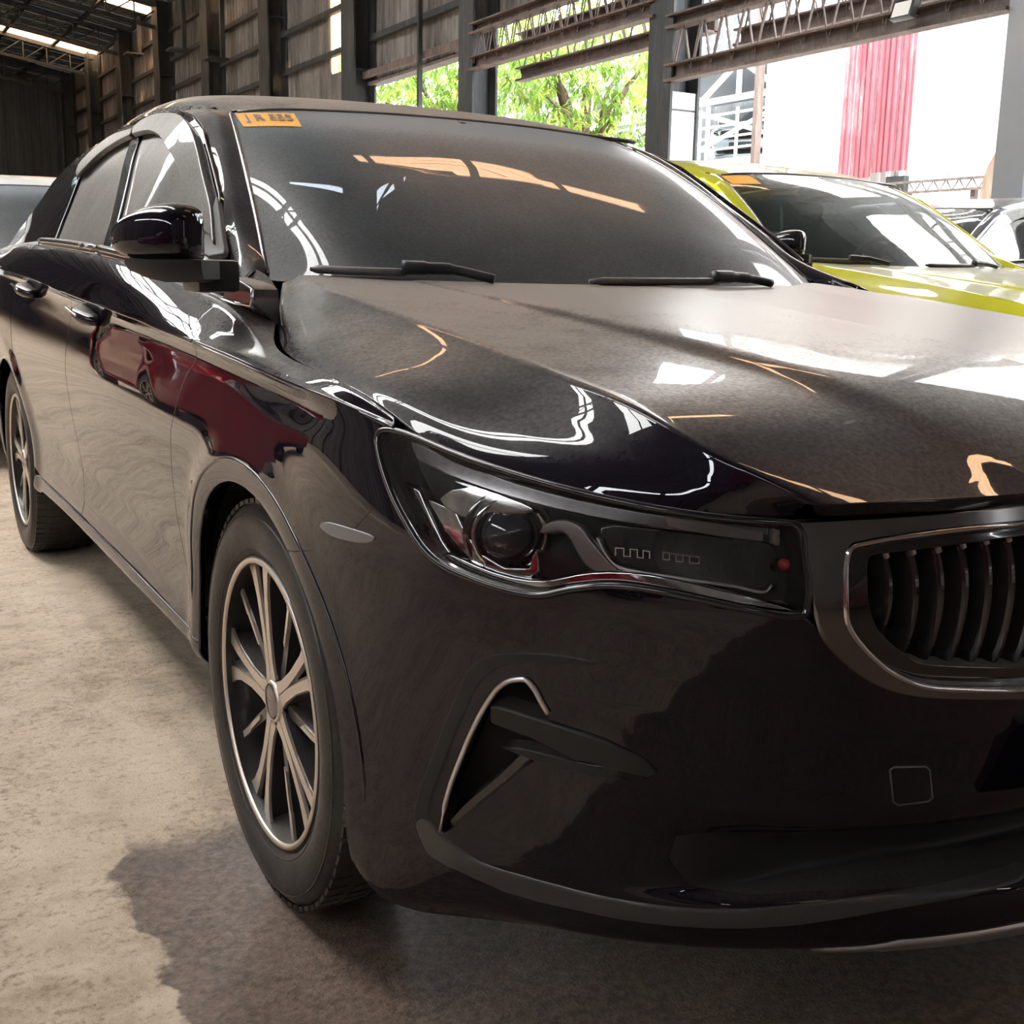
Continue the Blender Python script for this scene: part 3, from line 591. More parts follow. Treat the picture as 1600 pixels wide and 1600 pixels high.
def build_sedan(P):
    car = empty('car', (0, 0, 0))
    W = {}
    for s in (-1, 1):
        for yc in (0, 2.65): wheel(car, s, yc)
    # ---------------- body
    vm = RING.vmax; g = .02
    fs = yz(RING, [(-.317,.638),(-.457,.731)])
    fa = arch(0, True, 30, -10, 52.5)
    fa_uv = yz(RING, fa)
    hl_low = T['hl_outline'][12:][::-1]                                         # from the nose side round the foot to the fender corner
    hl = [tuple(p) for p in catmull(T['hl_outline'], 3, True)]
    low = T['hl_outline'][13:]                                                  # (1250,964) ... (595,718)
    gro = [tuple(p) for p in catmull(T['gr_outer'], 3)]
    gro_low = [p for p in gro if p[1] < 7.75]
    b_out = [(0, .0)] + [(u, 0) for u in (.25,.45,.61,.76,.89)] + [(.97,.12),(1.02,.5),(1.055,.95)] + [fa_uv[0]] + fa_uv[1:] + [fs[0], (1.105,7.9), fs[1]] \
        + [(a-.004, b-.05) for a, b in low[::-1][2:]] + gro_low + [(0, 6.55)]
    vent = [tuple(p) for p in catmull(T['vent_hole'], 2, True)]
    dam = [(0,4.5),(.30,4.5),(.50,4.45),(.60,4.35),(.655,4.1),(.66,3.6),(.63,2.9),(.56,2.5),(.40,2.3),(.2,2.25),(0,2.25)]
    b_out = b_out + [(0,4.52)] + [(u+.0015*(u>0), v+(.02 if v > 4 else -.02)) for u, v in dam[1:-1]] + [(0,2.23)]
    bumper = panel('front_bumper', RING, b_out, P, car, join=True, holes=[vent], step=.014, thick=.02)
    panel('lower_air_dam', RING, dam, SATIN, car, join=True, step=.016, thick=.01)
    # side skirt / sill
    sk_top = [(.362,.318),(.9,.325),(1.5,.325),(2.05,.325),(2.26,.335)]
    sk = [(.345,.205)] + [(.36,.26),(.362,.318)] + sk_top[1:] + [(2.30,.262),(1.9,.262),(1.2,.262),(.6,.258)]
    uvk = yz(RING, [(.352,.318),(.9,.325),(1.5,.325),(2.05,.325),(2.255,.33)])
    u0, u1 = uvk[0][0], uvk[-1][0]
    panel('side_skirt', RING, [(u0,.4)]+uvk+[(u1+.03,.6),(u1+.02,0.1),(3.0,0.0),(2.2,0.0),(u0+.1,0)], P, car, thick=.02)
    # fender
    gap = [(.264,.866),(.30,.83),(.36,.789),(.42,.703),(.455,.615),(.475,.535),(.465,.47),(.43,.40),(.392,.325)]
    ug = yz(RING, gap); ug[0] = (ug[0][0], vm)
    fa2 = arch(0, True, 26, 53.5, 183); fa2_uv = yz(RING, fa2)
    hc = [(a+.004, b) for a, b in T['hl_outline'][-3:]+T['hl_outline'][:1]]
    fr = [fs[0], (1.109,7.9), fs[1]] + [(a+.004, b) for a, b in T['hl_outline'][-2:]] + [(T['hl_outline'][0][0]+.004, 9.7), (1.075, vm)]
    fr += [(u, vm) for u in np.linspace(1.09, ug[0][0], 12)[:-1]] + ug + yz(RING, [(.352,.325)]) + fa2_uv[::-1]
    tg = [(uofy(TOP,.264),0),(uofy(TOP,.305),1.4),(uofy(TOP,.322),2.1),(uofy(TOP,.317),2.95)]
    tf = [(.06,0.02)]+[(u, 0) for u in np.linspace(.1, tg[0][0], 8)[:-1]]+tg+[(uofy(TOP,.52),2.95),(uofy(TOP,.55),3.98)]+[(u,3.98) for u in np.linspace(uofy(TOP,.52), .075, 24)]
    multi('front_fender', [(RING, fr, dict(step=.011)), (TOP, tf, dict(step=.012))], P, car)
    # doors
    mid = [(1.385,.93),(1.45,.868),(1.50,.78),(1.515,.70),(1.53,.60),(1.53,.50),(1.53,.42),(1.525,.335)]
    um = yz(RING, mid); um[0] = (um[0][0], vm)
    d1 = [(a+.0045, b) for a, b in ug] + [(u, v) for u, v in yz(RING, [(.9,.334),(1.2,.334)])] + [(a-.0035, b) for a, b in um[::-1]]
    tm = [(uofy(TOP,1.385),0),(uofy(TOP,1.36),1.2),(uofy(TOP,1.27),2.95)]
    t1 = [(a+.0045, b) for a, b in tg[::-1]][::-1]; t1 = [(t1[0][0],0)]+t1[1:]+[(tm[2][0]-.0025,2.95),(tm[1][0]-.0025,1.2),(tm[0][0]-.0025,0)]
    multi('front_door', [(RING, d1, dict(step=.012)), (TOP, t1, {})], P, car)
    ra = arch(2.65, False, 20, -1, 64); ra_uv = yz(RING, ra)
    d2 = [(a+.0025, b) for a, b in um] + yz(RING, [(1.8,.334),(2.2,.334),(2.27,.36)]) + ra_uv[1:16] + yz(RING, [(2.45,.72),(2.47,.82)]) + [(yz(RING, [(2.42,.955)])[0][0], vm)]
    t2 = [(tm[0][0]+.0025,0),(tm[1][0]+.0025,1.2),(tm[2][0]+.0025,2.95),(uofy(TOP,2.18),2.95),(uofy(TOP,2.40),1.2),(uofy(TOP,2.42),0)]
    multi('rear_door', [(RING, d2, dict(step=.013)), (TOP, t2, {})], P, car)
    ra2 = arch(2.65, False, 26, 50, 178); ra2_uv = yz(RING, ra2)
    q = [(yz(RING, [(2.425,.955)])[0][0]+.003, vm)] + [(a+.004, b) for a, b in yz(RING, [(2.473,.82),(2.455,.725)])] + ra2_uv + yz(RING, [(3.0,.42),(3.05,.60),(3.15,.70)]) + [(5.0, 8.2),(5.0, vm)]
    tq = [(uofy(TOP,2.425)+.003,0),(uofy(TOP,2.405)+.003,1.2),(uofy(TOP,2.19)+.003,2.95),(uofy(TOP,2.4),3.98),(TOP.umax,3.98),(TOP.umax,0)]
    multi('rear_quarter_panel', [(RING, q, {}), (TOP, tq, {})], P, car)
    ubr = RING.umax
    rb = yz(RING, [(3.005,.24),(3.003,.42),(3.055,.60),(3.155,.70)]) + [(5.0,8.15),(ubr,8.3),(ubr,0),(5.0,0)]
    panel('rear_bumper', RING, rb, P, car, join=True, step=.03, thick=.02)
    tl = [(5.005,8.25),(5.005,vm),(ubr,vm),(ubr,8.4)]
    panel('tail_lamp', RING, [(4.9,8.2),(4.9,9.6),(5.45,9.6),(5.45,8.8),(5.1,8.3)], REDP, car, off=.004, thick=.02)
    panel('boot_panel', RING, tl, P, car, join=True, step=.03, thick=.02)
    BOOT = Patch([[(.70,2.95+.35,1.045),(.70,3.45,1.03),(.64,3.62,1.0)],[(.4,3.34,1.06),(.4,3.5,1.045),(.38,3.69,1.005)],[(0,3.36,1.065),(0,3.52,1.05),(0,3.705,1.005)]], sym1=False)
    panel('boot_lid', BOOT, [(0,0),(BOOT.umax,0),(BOOT.umax,2),(0,2)], P, car, join=True, step=.04)
    # bonnet, roof, pillars
    panel('bonnet', HOOD, [(0,.03)]+[(u,.03) for u in np.linspace(0,HOOD.umax,40)[1:-1]]+[(HOOD.umax-.01,.05),(HOOD.umax-.01,8),(0.0,8)], P, car, join=True, step=.0125, thick=.016)
    panel('roof', ROOF, [(0.012,0.01),(ROOF.umax,.01),(ROOF.umax,4),(.012,4)], P, car, join=True, step=.03, thick=.01)
    panel('windscreen_pillar', APIL, [(0.0,.03),(APIL.umax,.03),(APIL.umax,2.97),(0,2.97)], P, car, step=.014)
    roofz = [(1.16,1.352),(1.3,1.374),(1.6,1.39),(1.9,1.392),(2.25,1.383),(2.6,1.357),(2.85,1.322),(3.02,1.288)]
    fr_ = T['frame']; up2 = [p for p in roofz if p[0] > fr_[5][0]+.05]
    dlo = [(.52,1.005)]+T['fvis_out']+T['rvis_out']
    back = [(3.33,1.12),(3.36,1.03),(2.6,1.035)]
    dlo_f = [T['fglass'][-1]]+[tuple(p) for p in catmull(T['fvis_out'], 3)]+[tuple(p) for p in catmull(T['rvis_out'], 3)]+[(2.25,1.22),(2.17,1.12),(2.09,1.048)]
    sf = fr_[:6]+up2+back+dlo_f[1:][::-1]
    panel('side_frame', FLANK, sf, P, car, step=.02, thick=.012)
    SG = dict(step=.03, thick=.0, off=-.010)
    fo = T['fvis_out']; ro = T['rvis_out']
    panel('side_window', FLANK, [(.36,.945),(.50,.985)]+fo+[(1.26,1.012),(.9,.985)], SGLASS, car, **SG)
    panel('rear_side_window', FLANK, [(1.29,1.012),(ro[0][0]-.02,ro[0][1])]+ro+[(2.245,1.22),(2.165,1.12),(2.085,1.035),(1.6,1.02)], SGLASS, car, **SG)
    panel('centre_pillar', FLANK, [(1.215,1.01),(1.30,1.01),(fo[-1][0]+.035,fo[-1][1]+.005),(fo[-1][0]-.055,fo[-1][1]+.01)], GLOSS, car, off=-.002, step=.03, thick=.008)
    panel('rain_visor', FLANK, [tuple(p) for p in catmull(fo, 3)]+[tuple(p) for p in catmull(T['fvis_in'], 3)], VISOR, car, off=.014, step=.02, thick=.014)
    panel('rain_visor', FLANK, [tuple(p) for p in catmull(ro, 3)]+[tuple(p) for p in catmull(T['rvis_in'], 3)], VISOR, car, off=.014, step=.02, thick=.014)
    # rear window
    RW = Patch([[(.555,3.02,1.287),(.60,3.2,1.17),(.66,3.34,1.05)],[(.4,3.05,1.32),(.42,3.24,1.18),(.45,3.37,1.06)],[(0,3.065,1.35),(0,3.26,1.2),(0,3.39,1.065)]])
    panel('rear_window', RW, [(0,0),(RW.umax,0),(RW.umax,2),(0,2)], SGLASS, car, join=True, step=.04, thick=0)
    # windscreen
    us = .002; su = SCREEN.umax
    panel('windscreen', SCREEN, [(us,.0),(su,.0),(su,3.97),(us,3.97)], WGLASS, car, join=True, step=.02, thick=0)
    for s in (-1, 1):
        bm = bmesh.new(); tube(bm, P3(SCREEN, [(.0, v) for v in np.linspace(.1, 3.97, 30)], .001, s), .0055, 8)
        mkbm('screen_moulding', bm, DCHROME, car, smooth=True)
    bm = bmesh.new(); tube(bm, [Vector((-1*p.x if k else p.x, p.y, p.z)) for k in (0,) for p in P3(SCREEN, [(u, 3.97) for u in np.linspace(.02, 2*su-.02, 40)], -.001, -1)], .006, 6)
    mkbm('screen_header_seal', bm, RUBBER, car, smooth=True)
    panel('screen_blackout', SCREEN, [(us,.0),(su,.0),(su,.30),(.10,.30),(us+.012,.5)], GLOSS, car, join=True, step=.03, thick=0, off=-.004)
    # belt mouldings (chrome)
    for s in (-1, 1):
        b1 = P3(TOP, [(uofy(TOP, y), 3.0) for y in np.linspace(.325 if s < 0 else .62, 1.255, 24)], .004, s)
        b2 = P3(TOP, [(uofy(TOP, y), 3.0) for y in np.linspace(1.275, 2.12, 16)], .004, s)
        for b in (b1, b2):
            for nm, dz, rr, mm in (('window_trim', .008, .0095, DCHROME), ('window_trim_chrome', -.004, .0042, CHROME)):
                bm = bmesh.new(); tube(bm, [p+Vector((0,0,dz)) for p in b], [rr*.7]+[rr]*(len(b)-1), 8); mkbm(nm, bm, mm, car, smooth=True)
        if s > 0: continue
        # end cap beside the mirror, standing on the fender
        o_ = [(.172,.930),(.166,.938),(.168,.956),(.185,.962),(.24,.968),(.33,.974),(.33,.938),(.25,.932)]; bm = bmesh.new()
        A = [bm.verts.new((s*.79, y, z-.03*(k in (0,7,6)))) for k, (y, z) in enumerate(o_)]; B = [bm.verts.new((s*(.833-.02*(y-.17)/.16*0), y, z)) for y, z in o_]
        bm.faces.new(A); bm.faces.new(B)
        for k in range(8): bm.faces.new((A[k], A[(k+1)%8], B[(k+1)%8], B[k]))
        bmesh.ops.bevel(bm, geom=[e for e in bm.edges if all(v in B for v in e.verts)], offset=.004, segments=3, affect='EDGES')
        cap = mkbm('trim_end_cap', bm, DCHROME, car, auto=40)
        bm = bmesh.new(); tube(bm, [(s*.834, y, z) for y, z in ((.33,.938),(.25,.932),(.172,.930),(.166,.938),(.168,.956))], .0028, 6); mkbm('cap_chrome', bm, CHROME, cap, smooth=True)
    # door handles
    for s in (-1, 1):
        for y0, z0 in ((1.09, .866), (1.99, .905)):
            bm = bmesh.new(); L_ = .16
            rows = []
            for k in range(13):
                t = k/12; y = y0+t*L_; z = z0+.022*t; up = math.sin(math.pi*min(max(t,.02),.98))**.5; x = .902+.034*up
                hh = .016*(.55+.45*up); rows.append([bm.verts.new((s*(x+a), y, z+b)) for a, b in ((0,-hh*.6),(.004,0),(.0,hh*.7),(-.012,hh),(.888-x,hh*.9),(.888-x,-hh*.9),(-.010,-hh))])
            for i in range(12):
                for k in range(7): bm.faces.new((rows[i][k], rows[i][(k+1)%7], rows[i+1][(k+1)%7], rows[i+1][k]))
            bm.faces.new(rows[0]); bm.faces.new(rows[-1][::-1])
            h = mkbm('door_handle', bm, P, car, smooth=True)
            bm = bmesh.new(); tube(bm, [(s*(.938), y0+.03+k*.012, z0+.012+.0014*k) for k in range(12)], .003, 6); mkbm('handle_trim', bm, CHROME, h, smooth=True)
    # mirrors
    mirror_body(-1, P, car)
    # ---------------- grille
    gi = [tuple(p) for p in catmull(T['gr_inner'], 3)]
    outer = [(0, 9.93),(.3,9.93)]+[(.55,9.93)]+gro+[(0, 6.6)]
    inner = [p for p in gi if p[0] > .01]
    fr_poly = [(0,9.93),(.3,9.93),(.55,9.93)]+gro+[(0,6.62)]+[(0,6.80)]+inner[::-1]+[(0, inner[0][1]+.05)]
    grille = panel('grille', RING, fr_poly, DCHROME, car, join=True, step=.012, thick=.03, off=.003, r=.004)
    go = [tuple(p) for p in catmull(T['gr_open'], 3)]
    go_ = [(0, go[0][1]+.05)]+go+[(0, go[-1][1]-.05)]
    ring2 = [(0, inner[0][1]+.05)]+inner+[(0,6.80)]+[(0, go[-1][1]-.05)]+go[::-1]+[(0, go[0][1]+.05)]
    panel('grille_surround', RING, ring2, GLOSS, grille, join=True, step=.014, off=-.014, thick=.03)
    for s in (-1, 1):
        line = P3(RING, inner, .002, s); bm = bmesh.new(); tube(bm, line, .0035, 8); mkbm('grille_edge_trim', bm, CHROME, grille, smooth=True)
    panel('grille_mesh', RING, go_, BLACK, grille, join=True, step=.03, off=-.075, thick=0)
    zg = lambda w, v: RING([np.interp(w, [0,.25,.45,.61], [0,.25,.46,.62])], [v])[0]
    for k in range(-15, 16):
        w = abs(k)*.031; s = -1 if k < 0 else 1
        # slat limits where the vertical at w meets the opening
        col = RING(np.full(80, 0.)+np.interp(w, RING(np.linspace(0,.7,60), np.full(60, 8.1))[:, 0], np.linspace(0,.7,60)), np.linspace(6.4, 9.8, 80))
        uq = np.interp(w, RING(np.linspace(0,.7,60), np.full(60, 8.1))[:, 0], np.linspace(0,.7,60)); vq = np.linspace(6.4, 9.8, 80)
        ins = inside(np.stack([np.full(80, uq), vq], 1), np.array(go_+[(-.02, 7), (-.02, 9)]))
        if k == 0: ins = (vq > go[-1][1]) & (vq < go[0][1])
        if ins.sum() < 6: continue
        pts = col[ins]; n = len(pts); bm = bmesh.new(); rows = []
        for i in range(0, n, 3):
            p = pts[i]; t = i/(n-1); d = .012+.012*math.sin(math.pi*t)
            fr_ = p[1]+.030-.014*math.sin(math.pi*t)**.7; hw = .0052
            rows.append([bm.verts.new((s*w+a, b, p[2])) for a, b in ((-hw*.5, fr_),(hw*.5, fr_),(hw, fr_+.006),(hw*.8, fr_+.05),(-hw*.8, fr_+.05),(-hw, fr_+.006))])
        for i in range(len(rows)-1):
            for j in range(6): bm.faces.new((rows[i][j], rows[i][(j+1)%6], rows[i+1][(j+1)%6], rows[i+1][j]))
        bm.faces.new(rows[0]); bm.faces.new(rows[-1][::-1])
        mkbm('grille_slat', bm, SLAT, grille, auto=50)
        p = pts[-1]; bm = bmesh.new(); bxm(bm, (s*w, p[1]+.024, p[2]-.008), (.0055,.010,.013), Matrix.Rotation(R(-30),3,'X'), .002); mkbm('slat_tip', bm, SLTIP, grille)
    # ---------------- headlights
    for s in (-1, 1): headlight(s, car, hl)
    # ---------------- fog lamp vents
    for s in (-1, 1):
        def pp(nm, S, poly, m, par, **k):
            V, F, n = place(build_panel(S, poly, **k), s); return mk(nm, V, F, m, par, normals=n)
        v = pp('vent_surround', RING, [tuple(p) for p in catmull(T['vent_rim'], 2, True)], SATIN, car, off=.002, step=.008, thick=.008, r=.004)
        pp('vent_back', RING, vent, BLACK, v, off=-.05, step=.02, thick=0)
        bm = bmesh.new(); tube(bm, uvcurve(RING, T['vent_line'], 5, .002, s), [.0015]*3+[.0032]*(len(T['vent_line'])*5-7), 8); mkbm('vent_trim', bm, SILVER, v, smooth=True)
        pp('vent_blade', RING, T['vent_blade'], SATIN, v, off=.006, step=.01, thick=.03, r=.004)
        pp('vent_lower_blade', RING, T['vent_blade2'], SATIN, v, off=.001, step=.01, thick=.02)
        pp('vent_strip', RING, T['vent_strip'], GLOSS, v, off=-.010, step=.01, thick=.02)
        pp('lip_ridge', RING, [tuple(p) for p in catmull(T['lip_ridge'], 2, True)], LIPM, car, off=.004, step=.01, thick=.01, r=.005)
        pp('side_marker', RING, [tuple(p) for p in catmull(T['reflector'], 3, True)], GREYREF, car, off=.0025, step=.008, thick=.004, r=.002)
        # rolled lip along the wheel arch
        al = []
        for a in range(2, 172, 4):
            rr = .352+.052*max(0, math.cos(R(a)))**2+.034; al.append((-rr*math.cos(R(a)), .322+rr*math.sin(R(a))))
        bm = bmesh.new(); tube(bm, P3(RING, yz(RING, al), -.0008, s), [.0005]+[.0030]*(len(al)-2)+[.0005], 8); mkbm('arch_lip', bm, P, car, smooth=True)
    # tow eye cover
    tw = T['tow']; cl = [tuple(p) for p in tw]
    V, F, n = place(build_panel(RING, cl, off=.0012, step=.01, thick=.003, r=.001), -1); tc = mk('towing_eye_cover', V, F, P, car, normals=n)
    bm = bmesh.new(); tube(bm, P3(RING, cl, .0012, -1), .0011, 5, closed=True); mkbm('cover_edge', bm, DUSTYP, tc, smooth=True)
    # number plate bracket
    bm = bmesh.new(); bxm(bm, (0,-.935,.42), (.56,.022,.135), Matrix.Rotation(R(-4), 3, 'X'), .006); mkbm('number_plate_bracket', bm, SATIN, car, auto=40)
    # silver strip under the lip
    st = [(0,0.0),(.25,0),(.40,.0),(.455,.15),(.43,.55),(.36,1.0),(.2,1.12),(0,1.15)]
    panel('bumper_silver_strip', RING, st, SILVER, car, join=True, off=.006, step=.015, thick=.02, r=.004)
    # lower air intake bars and bumper inner darkness
    # underbody and cabin tub
    bm = bmesh.new(); bxm(bm, (0,1.5,.25), (1.0,3.8,.10)); bxm(bm, (0,1.45,.30), (1.56,1.7,.12)); bxm(bm, (0,-.40,.47), (.86,.40,.36)); bxm(bm, (0,3.2,.5), (1.1,.6,.4))
    bxm(bm, (0,.42,.68), (1.36,.06,.50))
    mkbm('underbody', bm, BLACK, car)
    # wipers
    wiper(car, [(.079,.16),(.15,.158),(.2264,.1562)], [(.22,.17),(.26,.165),(.3007,.15),(.36,.02)])
    wiper(car, [(.55,.10),(.72,.115),(.86,.12)], [(.84,.135),(.90,.13),(.945,.10),(1.0,.02)])
    interior(car)
    # registration sticker in the screen corner
    a, b, c_, d = T['sticker']; V, F, n = place(build_panel(SCREEN, [a, b, c_, d], off=.0015, step=.02, thick=0), -1); mk('sticker', V, F, STICK, car, normals=n)
    return car
def wiper(car, blade, arm):
    bm = bmesh.new(); pts = P3(SCREEN, catmull(blade, 6), .012, -1); tube(bm, pts, [.004]+[.008]*(len(pts)-2)+[.006], 8)
    b = mkbm('wiper', bm, RUBBER, car, smooth=True)
    bm = bmesh.new(); tube(bm, P3(SCREEN, catmull(arm, 6), .022, -1), [.013]*6+[.011]*6+[.009]*7, 8); mkbm('wiper_arm', bm, SATIN, b, smooth=True)
def mirror_body(s, P, car):
    # folded a little backwards: long axis d from the foot to the tip, o = outward normal of the shell
    o0 = np.array([.922, .168]); d = np.array([.60, .80]); d /= np.linalg.norm(d); on = np.array([d[1], -d[0]])
    def pt(l, o, z): q = o0+d*l+on*o; return (s*q[0], q[1], z)
    # l, centre z, outward bulge, half height above, below
    secs = [(-.010,1.032,.024,.036,.030),(.0,1.034,.042,.048,.037),(.022,1.036,.052,.052,.040),(.06,1.036,.056,.050,.039),(.098,1.034,.052,.042,.036),(.125,1.033,.040,.032,.030),(.145,1.032,.025,.021,.022),(.155,1.031,.011,.010,.012)]
    bm = bmesh.new(); rows = []; n = 26
    for l, zc, ob, hu, hl_ in secs:
        row = []
        for k in range(n):
            a = 2*math.pi*k/n; ca, sa = math.cos(a), math.sin(a)
            o = ob*(abs(ca)**.8) if ca > 0 else -.016*min(1, (-ca)*3)
            z = zc+(hu if sa > 0 else hl_)*math.copysign(abs(sa)**.7, sa)
            row.append(bm.verts.new(pt(l, o, z)))
        rows.append(row)
    for i in range(len(rows)-1):
        for k in range(n): bm.faces.new((rows[i][k], rows[i][(k+1)%n], rows[i+1][(k+1)%n], rows[i+1][k]))
    bm.faces.new(rows[0]); bm.faces.new(rows[-1][::-1])
    o = mkbm('side_mirror', bm, P, car, smooth=True); m = o.modifiers.new('s', 'SUBSURF'); m.levels = 1; m.render_levels = 2
    bm = bmesh.new(); V = [bm.verts.new(pt(*q)) for q in ((.01,-.018,1.003),(.125,-.018,1.006),(.138,-.018,1.03),(.12,-.018,1.058),(.02,-.018,1.072))]; bm.faces.new(V)
    mkbm('mirror_glass', bm, MIRR, o)
    bm = bmesh.new(); tube(bm, [pt(.205,.012,1.022),pt(.196,.034,1.021),(pt(.18,.048,1.020))], [.003,.0045,.003], 8)
    mkbm('turn_signal', bm, GREYREF, o, smooth=True)
    # dark lower tray, stalk and foot
    bm = bmesh.new(); rows = []
    for l, ob, z0, z1 in ((-.03,.025,.972,1.000),(-.01,.040,.966,1.001),(.03,.046,.966,1.000),(.07,.042,.972,1.000),(.11,.034,.984,1.002)):
        rows.append([bm.verts.new(pt(l, a, z)) for a, z in ((-.020, z0),(ob*.8, z0),(ob, (z0+z1)/2),(ob, z1),(-.020, z1))])
    for i in range(len(rows)-1):
        for k in range(5): bm.faces.new((rows[i][k], rows[i][(k+1)%5], rows[i+1][(k+1)%5], rows[i+1][k]))
    bm.faces.new(rows[0]); bm.faces.new(rows[-1][::-1])
    bxm(bm, (s*.880,.235,.976), (.070,.10,.052), None, .010)
    mkbm('mirror_foot', bm, SATIN, o, auto=40)
    V, F, n_ = place(build_panel(FLANK, T['sail'], off=.006, step=.02, thick=.012), s); mk('mirror_sail', V, F, DUSTYP, o, normals=n_)
    return o
MIR = (0.045, .03, .01)
def headlight(s, car, hl):
    def pp(nm, poly, m, par, **k):
        V, F, n = place(build_panel(RING, [tuple(p) for p in poly], **k), s); return mk(nm, V, F, m, par, normals=n)
    cat = lambda key, n=3: catmull(T[key], n, True)
    h = pp('headlight', hl, BLACK, car, off=-.068, step=.02, thick=0)
    # side walls of the bucket
    a = P3(RING, hl, -.004, s); b = P3(RING, hl, -.068, s); n = len(a)
    mk('lamp_bucket', a+b, [(i, (i+1)%n, n+(i+1)%n, n+i) for i in range(n)], GLOSS, h, smooth=True)
    pp('lens', hl, LENS, h, off=.001, step=.012, thick=.010)
    # black rubber seal round the lens
    bm = bmesh.new(); tube(bm, P3(RING, hl, .0005, s), .0042, 6, closed=True); mkbm('lens_seal', bm, GLOSS, h, smooth=True)
    pp('chrome_strip', cat('hl_strip', 2), CHROME, h, off=-.012, step=.008, thick=.02, r=.003)
    pp('marker_bracket', cat('hl_bracket_outer', 1), CHROME, h, off=-.018, step=.008, thick=.02, r=.002)
    pp('inner_bracket', T['hl_bracket_inner'], CHROME, h, off=-.022, step=.008, thick=.02, r=.002)
    pp('lamp_brow', cat('hl_brow', 2), CHROME, h, off=-.02, step=.008, thick=.02, r=.003)
    pp('swoosh_bracket', cat('hl_swoosh', 2), TAN, h, off=-.022, step=.006, thick=.03, r=.003)
    pp('top_strip', cat('hl_toprim', 1), DCHROME, h, off=-.014, step=.01, thick=.015, r=.002)
    pp('top_window', T['hl_window'], TAN, h, off=-.013, step=.01, thick=.004, r=.001)
    pp('inner_lamp_box', cat('hl_innerbox', 2), GLOSS, h, off=-.036, step=.012, thick=.02, r=.003)
    bm = bmesh.new(); tube(bm, uvcurve(RING, T['hl_inline'], 5, -.016, s), .0022, 6); mkbm('light_guide', bm, SILVER, h, smooth=True)
    for key in ('hl_pat1', 'hl_pat2'):
        bm = bmesh.new(); tube(bm, P3(RING, T[key], -.026, s), .0008, 5); mkbm('meander_line', bm, PATTERN, h)
    pc = P3(RING, T['hl_proj'], -.045, s)[0]; nn = (P3(RING, T['hl_proj'], 0, s)[0]-pc).normalized(); ax = (nn+Vector((0,-1.4,0))).normalized()
    q = ax.to_track_quat('Z', 'Y').to_matrix().to_4x4(); M = Matrix.Translation(pc) @ q
    bm = bmesh.new(); bmesh.ops.create_uvsphere(bm, u_segments=32, v_segments=16, radius=.034, matrix=M @ Matrix.Diagonal((1,1,.8,1))); mkbm('projector_lens', bm, PROJ, h, smooth=True)
    for r0, r1, z0, mm, nm in ((.036,.043,.006,CHROME,'projector_ring'),(.043,.052,-.004,DCHROME,'projector_bezel')):
        bm = bmesh.new(); lathe(bm, [(r0,z0-.01),(r0,z0),(r1,z0+.006),(r1,z0-.012)], 48)
        for v in bm.verts: v.co = M @ Vector((v.co.y, v.co.z, v.co.x))
        mkbm(nm, bm, mm, h, smooth=True)
    bx = P3(RING, T['hl_dots'], -.010, s); bm = bmesh.new()
    for p in bx: bxm(bm, p, (.004,.004,.008))
    mkbm('edge_reflector', bm, SILVER, h)
    p = P3(RING, T['hl_red'], -.02, s)[0]; bm = bmesh.new(); bmesh.ops.create_uvsphere(bm, u_segments=12, v_segments=8, radius=.007, matrix=Matrix.Translation(p)); mkbm('red_marker', bm, REDP, h, smooth=True)
def interior(car):
    bm = bmesh.new(); bxm(bm, (0,.70,.89), (1.36,.50,.10), Matrix.Rotation(R(-3),3,'X'), .03); bxm(bm, (0,.88,.70), (1.34,.12,.30), None, .03)
    d = mkbm('dashboard', bm, DASH, car, auto=40)
    for x in (-.37, .37):
        bm = bmesh.new()
        bxm(bm, (x,1.50,.50), (.50,.52,.16), None, .05); bxm(bm, (x,1.78,.83), (.50,.15,.66), Matrix.Rotation(R(-14),3,'X'), .06)
        st = mkbm('seat', bm, SEAT, car, auto=60)
        bm = bmesh.new(); bxm(bm, (x,1.86,1.22), (.26,.10,.19), Matrix.Rotation(R(-8),3,'X'), .045); mkbm('headrest', bm, SEAT, st, auto=60)
    bm = bmesh.new(); bxm(bm, (0,2.50,.50), (1.25,.5,.16), None, .05); bxm(bm, (0,2.78,.83), (1.25,.14,.55), Matrix.Rotation(R(-18),3,'X'), .05); mkbm('rear_seat', bm, SEAT, car, auto=60)
    bm = bmesh.new(); c = Vector((.37,1.02,.94)); rot = Matrix.Rotation(R(-65),3,'X')
    tube(bm, [c+rot @ Vector((.185*math.cos(2*math.pi*k/36),.185*math.sin(2*math.pi*k/36),0)) for k in range(36)], .014, 8, closed=True)
    bxm(bm, c, (.34,.05,.03), rot, .01); bxm(bm, c+rot @ Vector((0,-.08,0)), (.05,.16,.03), rot, .01)
    mkbm('steering_wheel', bm, SATIN, car, auto=50)
    bm = bmesh.new(); bxm(bm, (0,1.06,1.285), (.24,.03,.065), None, .012); bar(bm, (0,1.06,1.30), (0,1.04,1.36), .015); mkbm('rear_view_mirror', bm, SATIN, car, auto=40)
LIPM = mat('dusty_lip_paint', (.03,.03,.031), .38, coat=.5); add_dust(LIPM, .3, .06)
SLTIP = mat('slat_tip_satin_chrome', (.62,.48,.44), .3, .9)
SLAT = mat('slat_gloss_black', (.02,.018,.018), .16, .3, coat=1)
PROJ = mat('projector_glass', (.03,.03,.035), .03, .0, coat=1, coat_rough=.0)
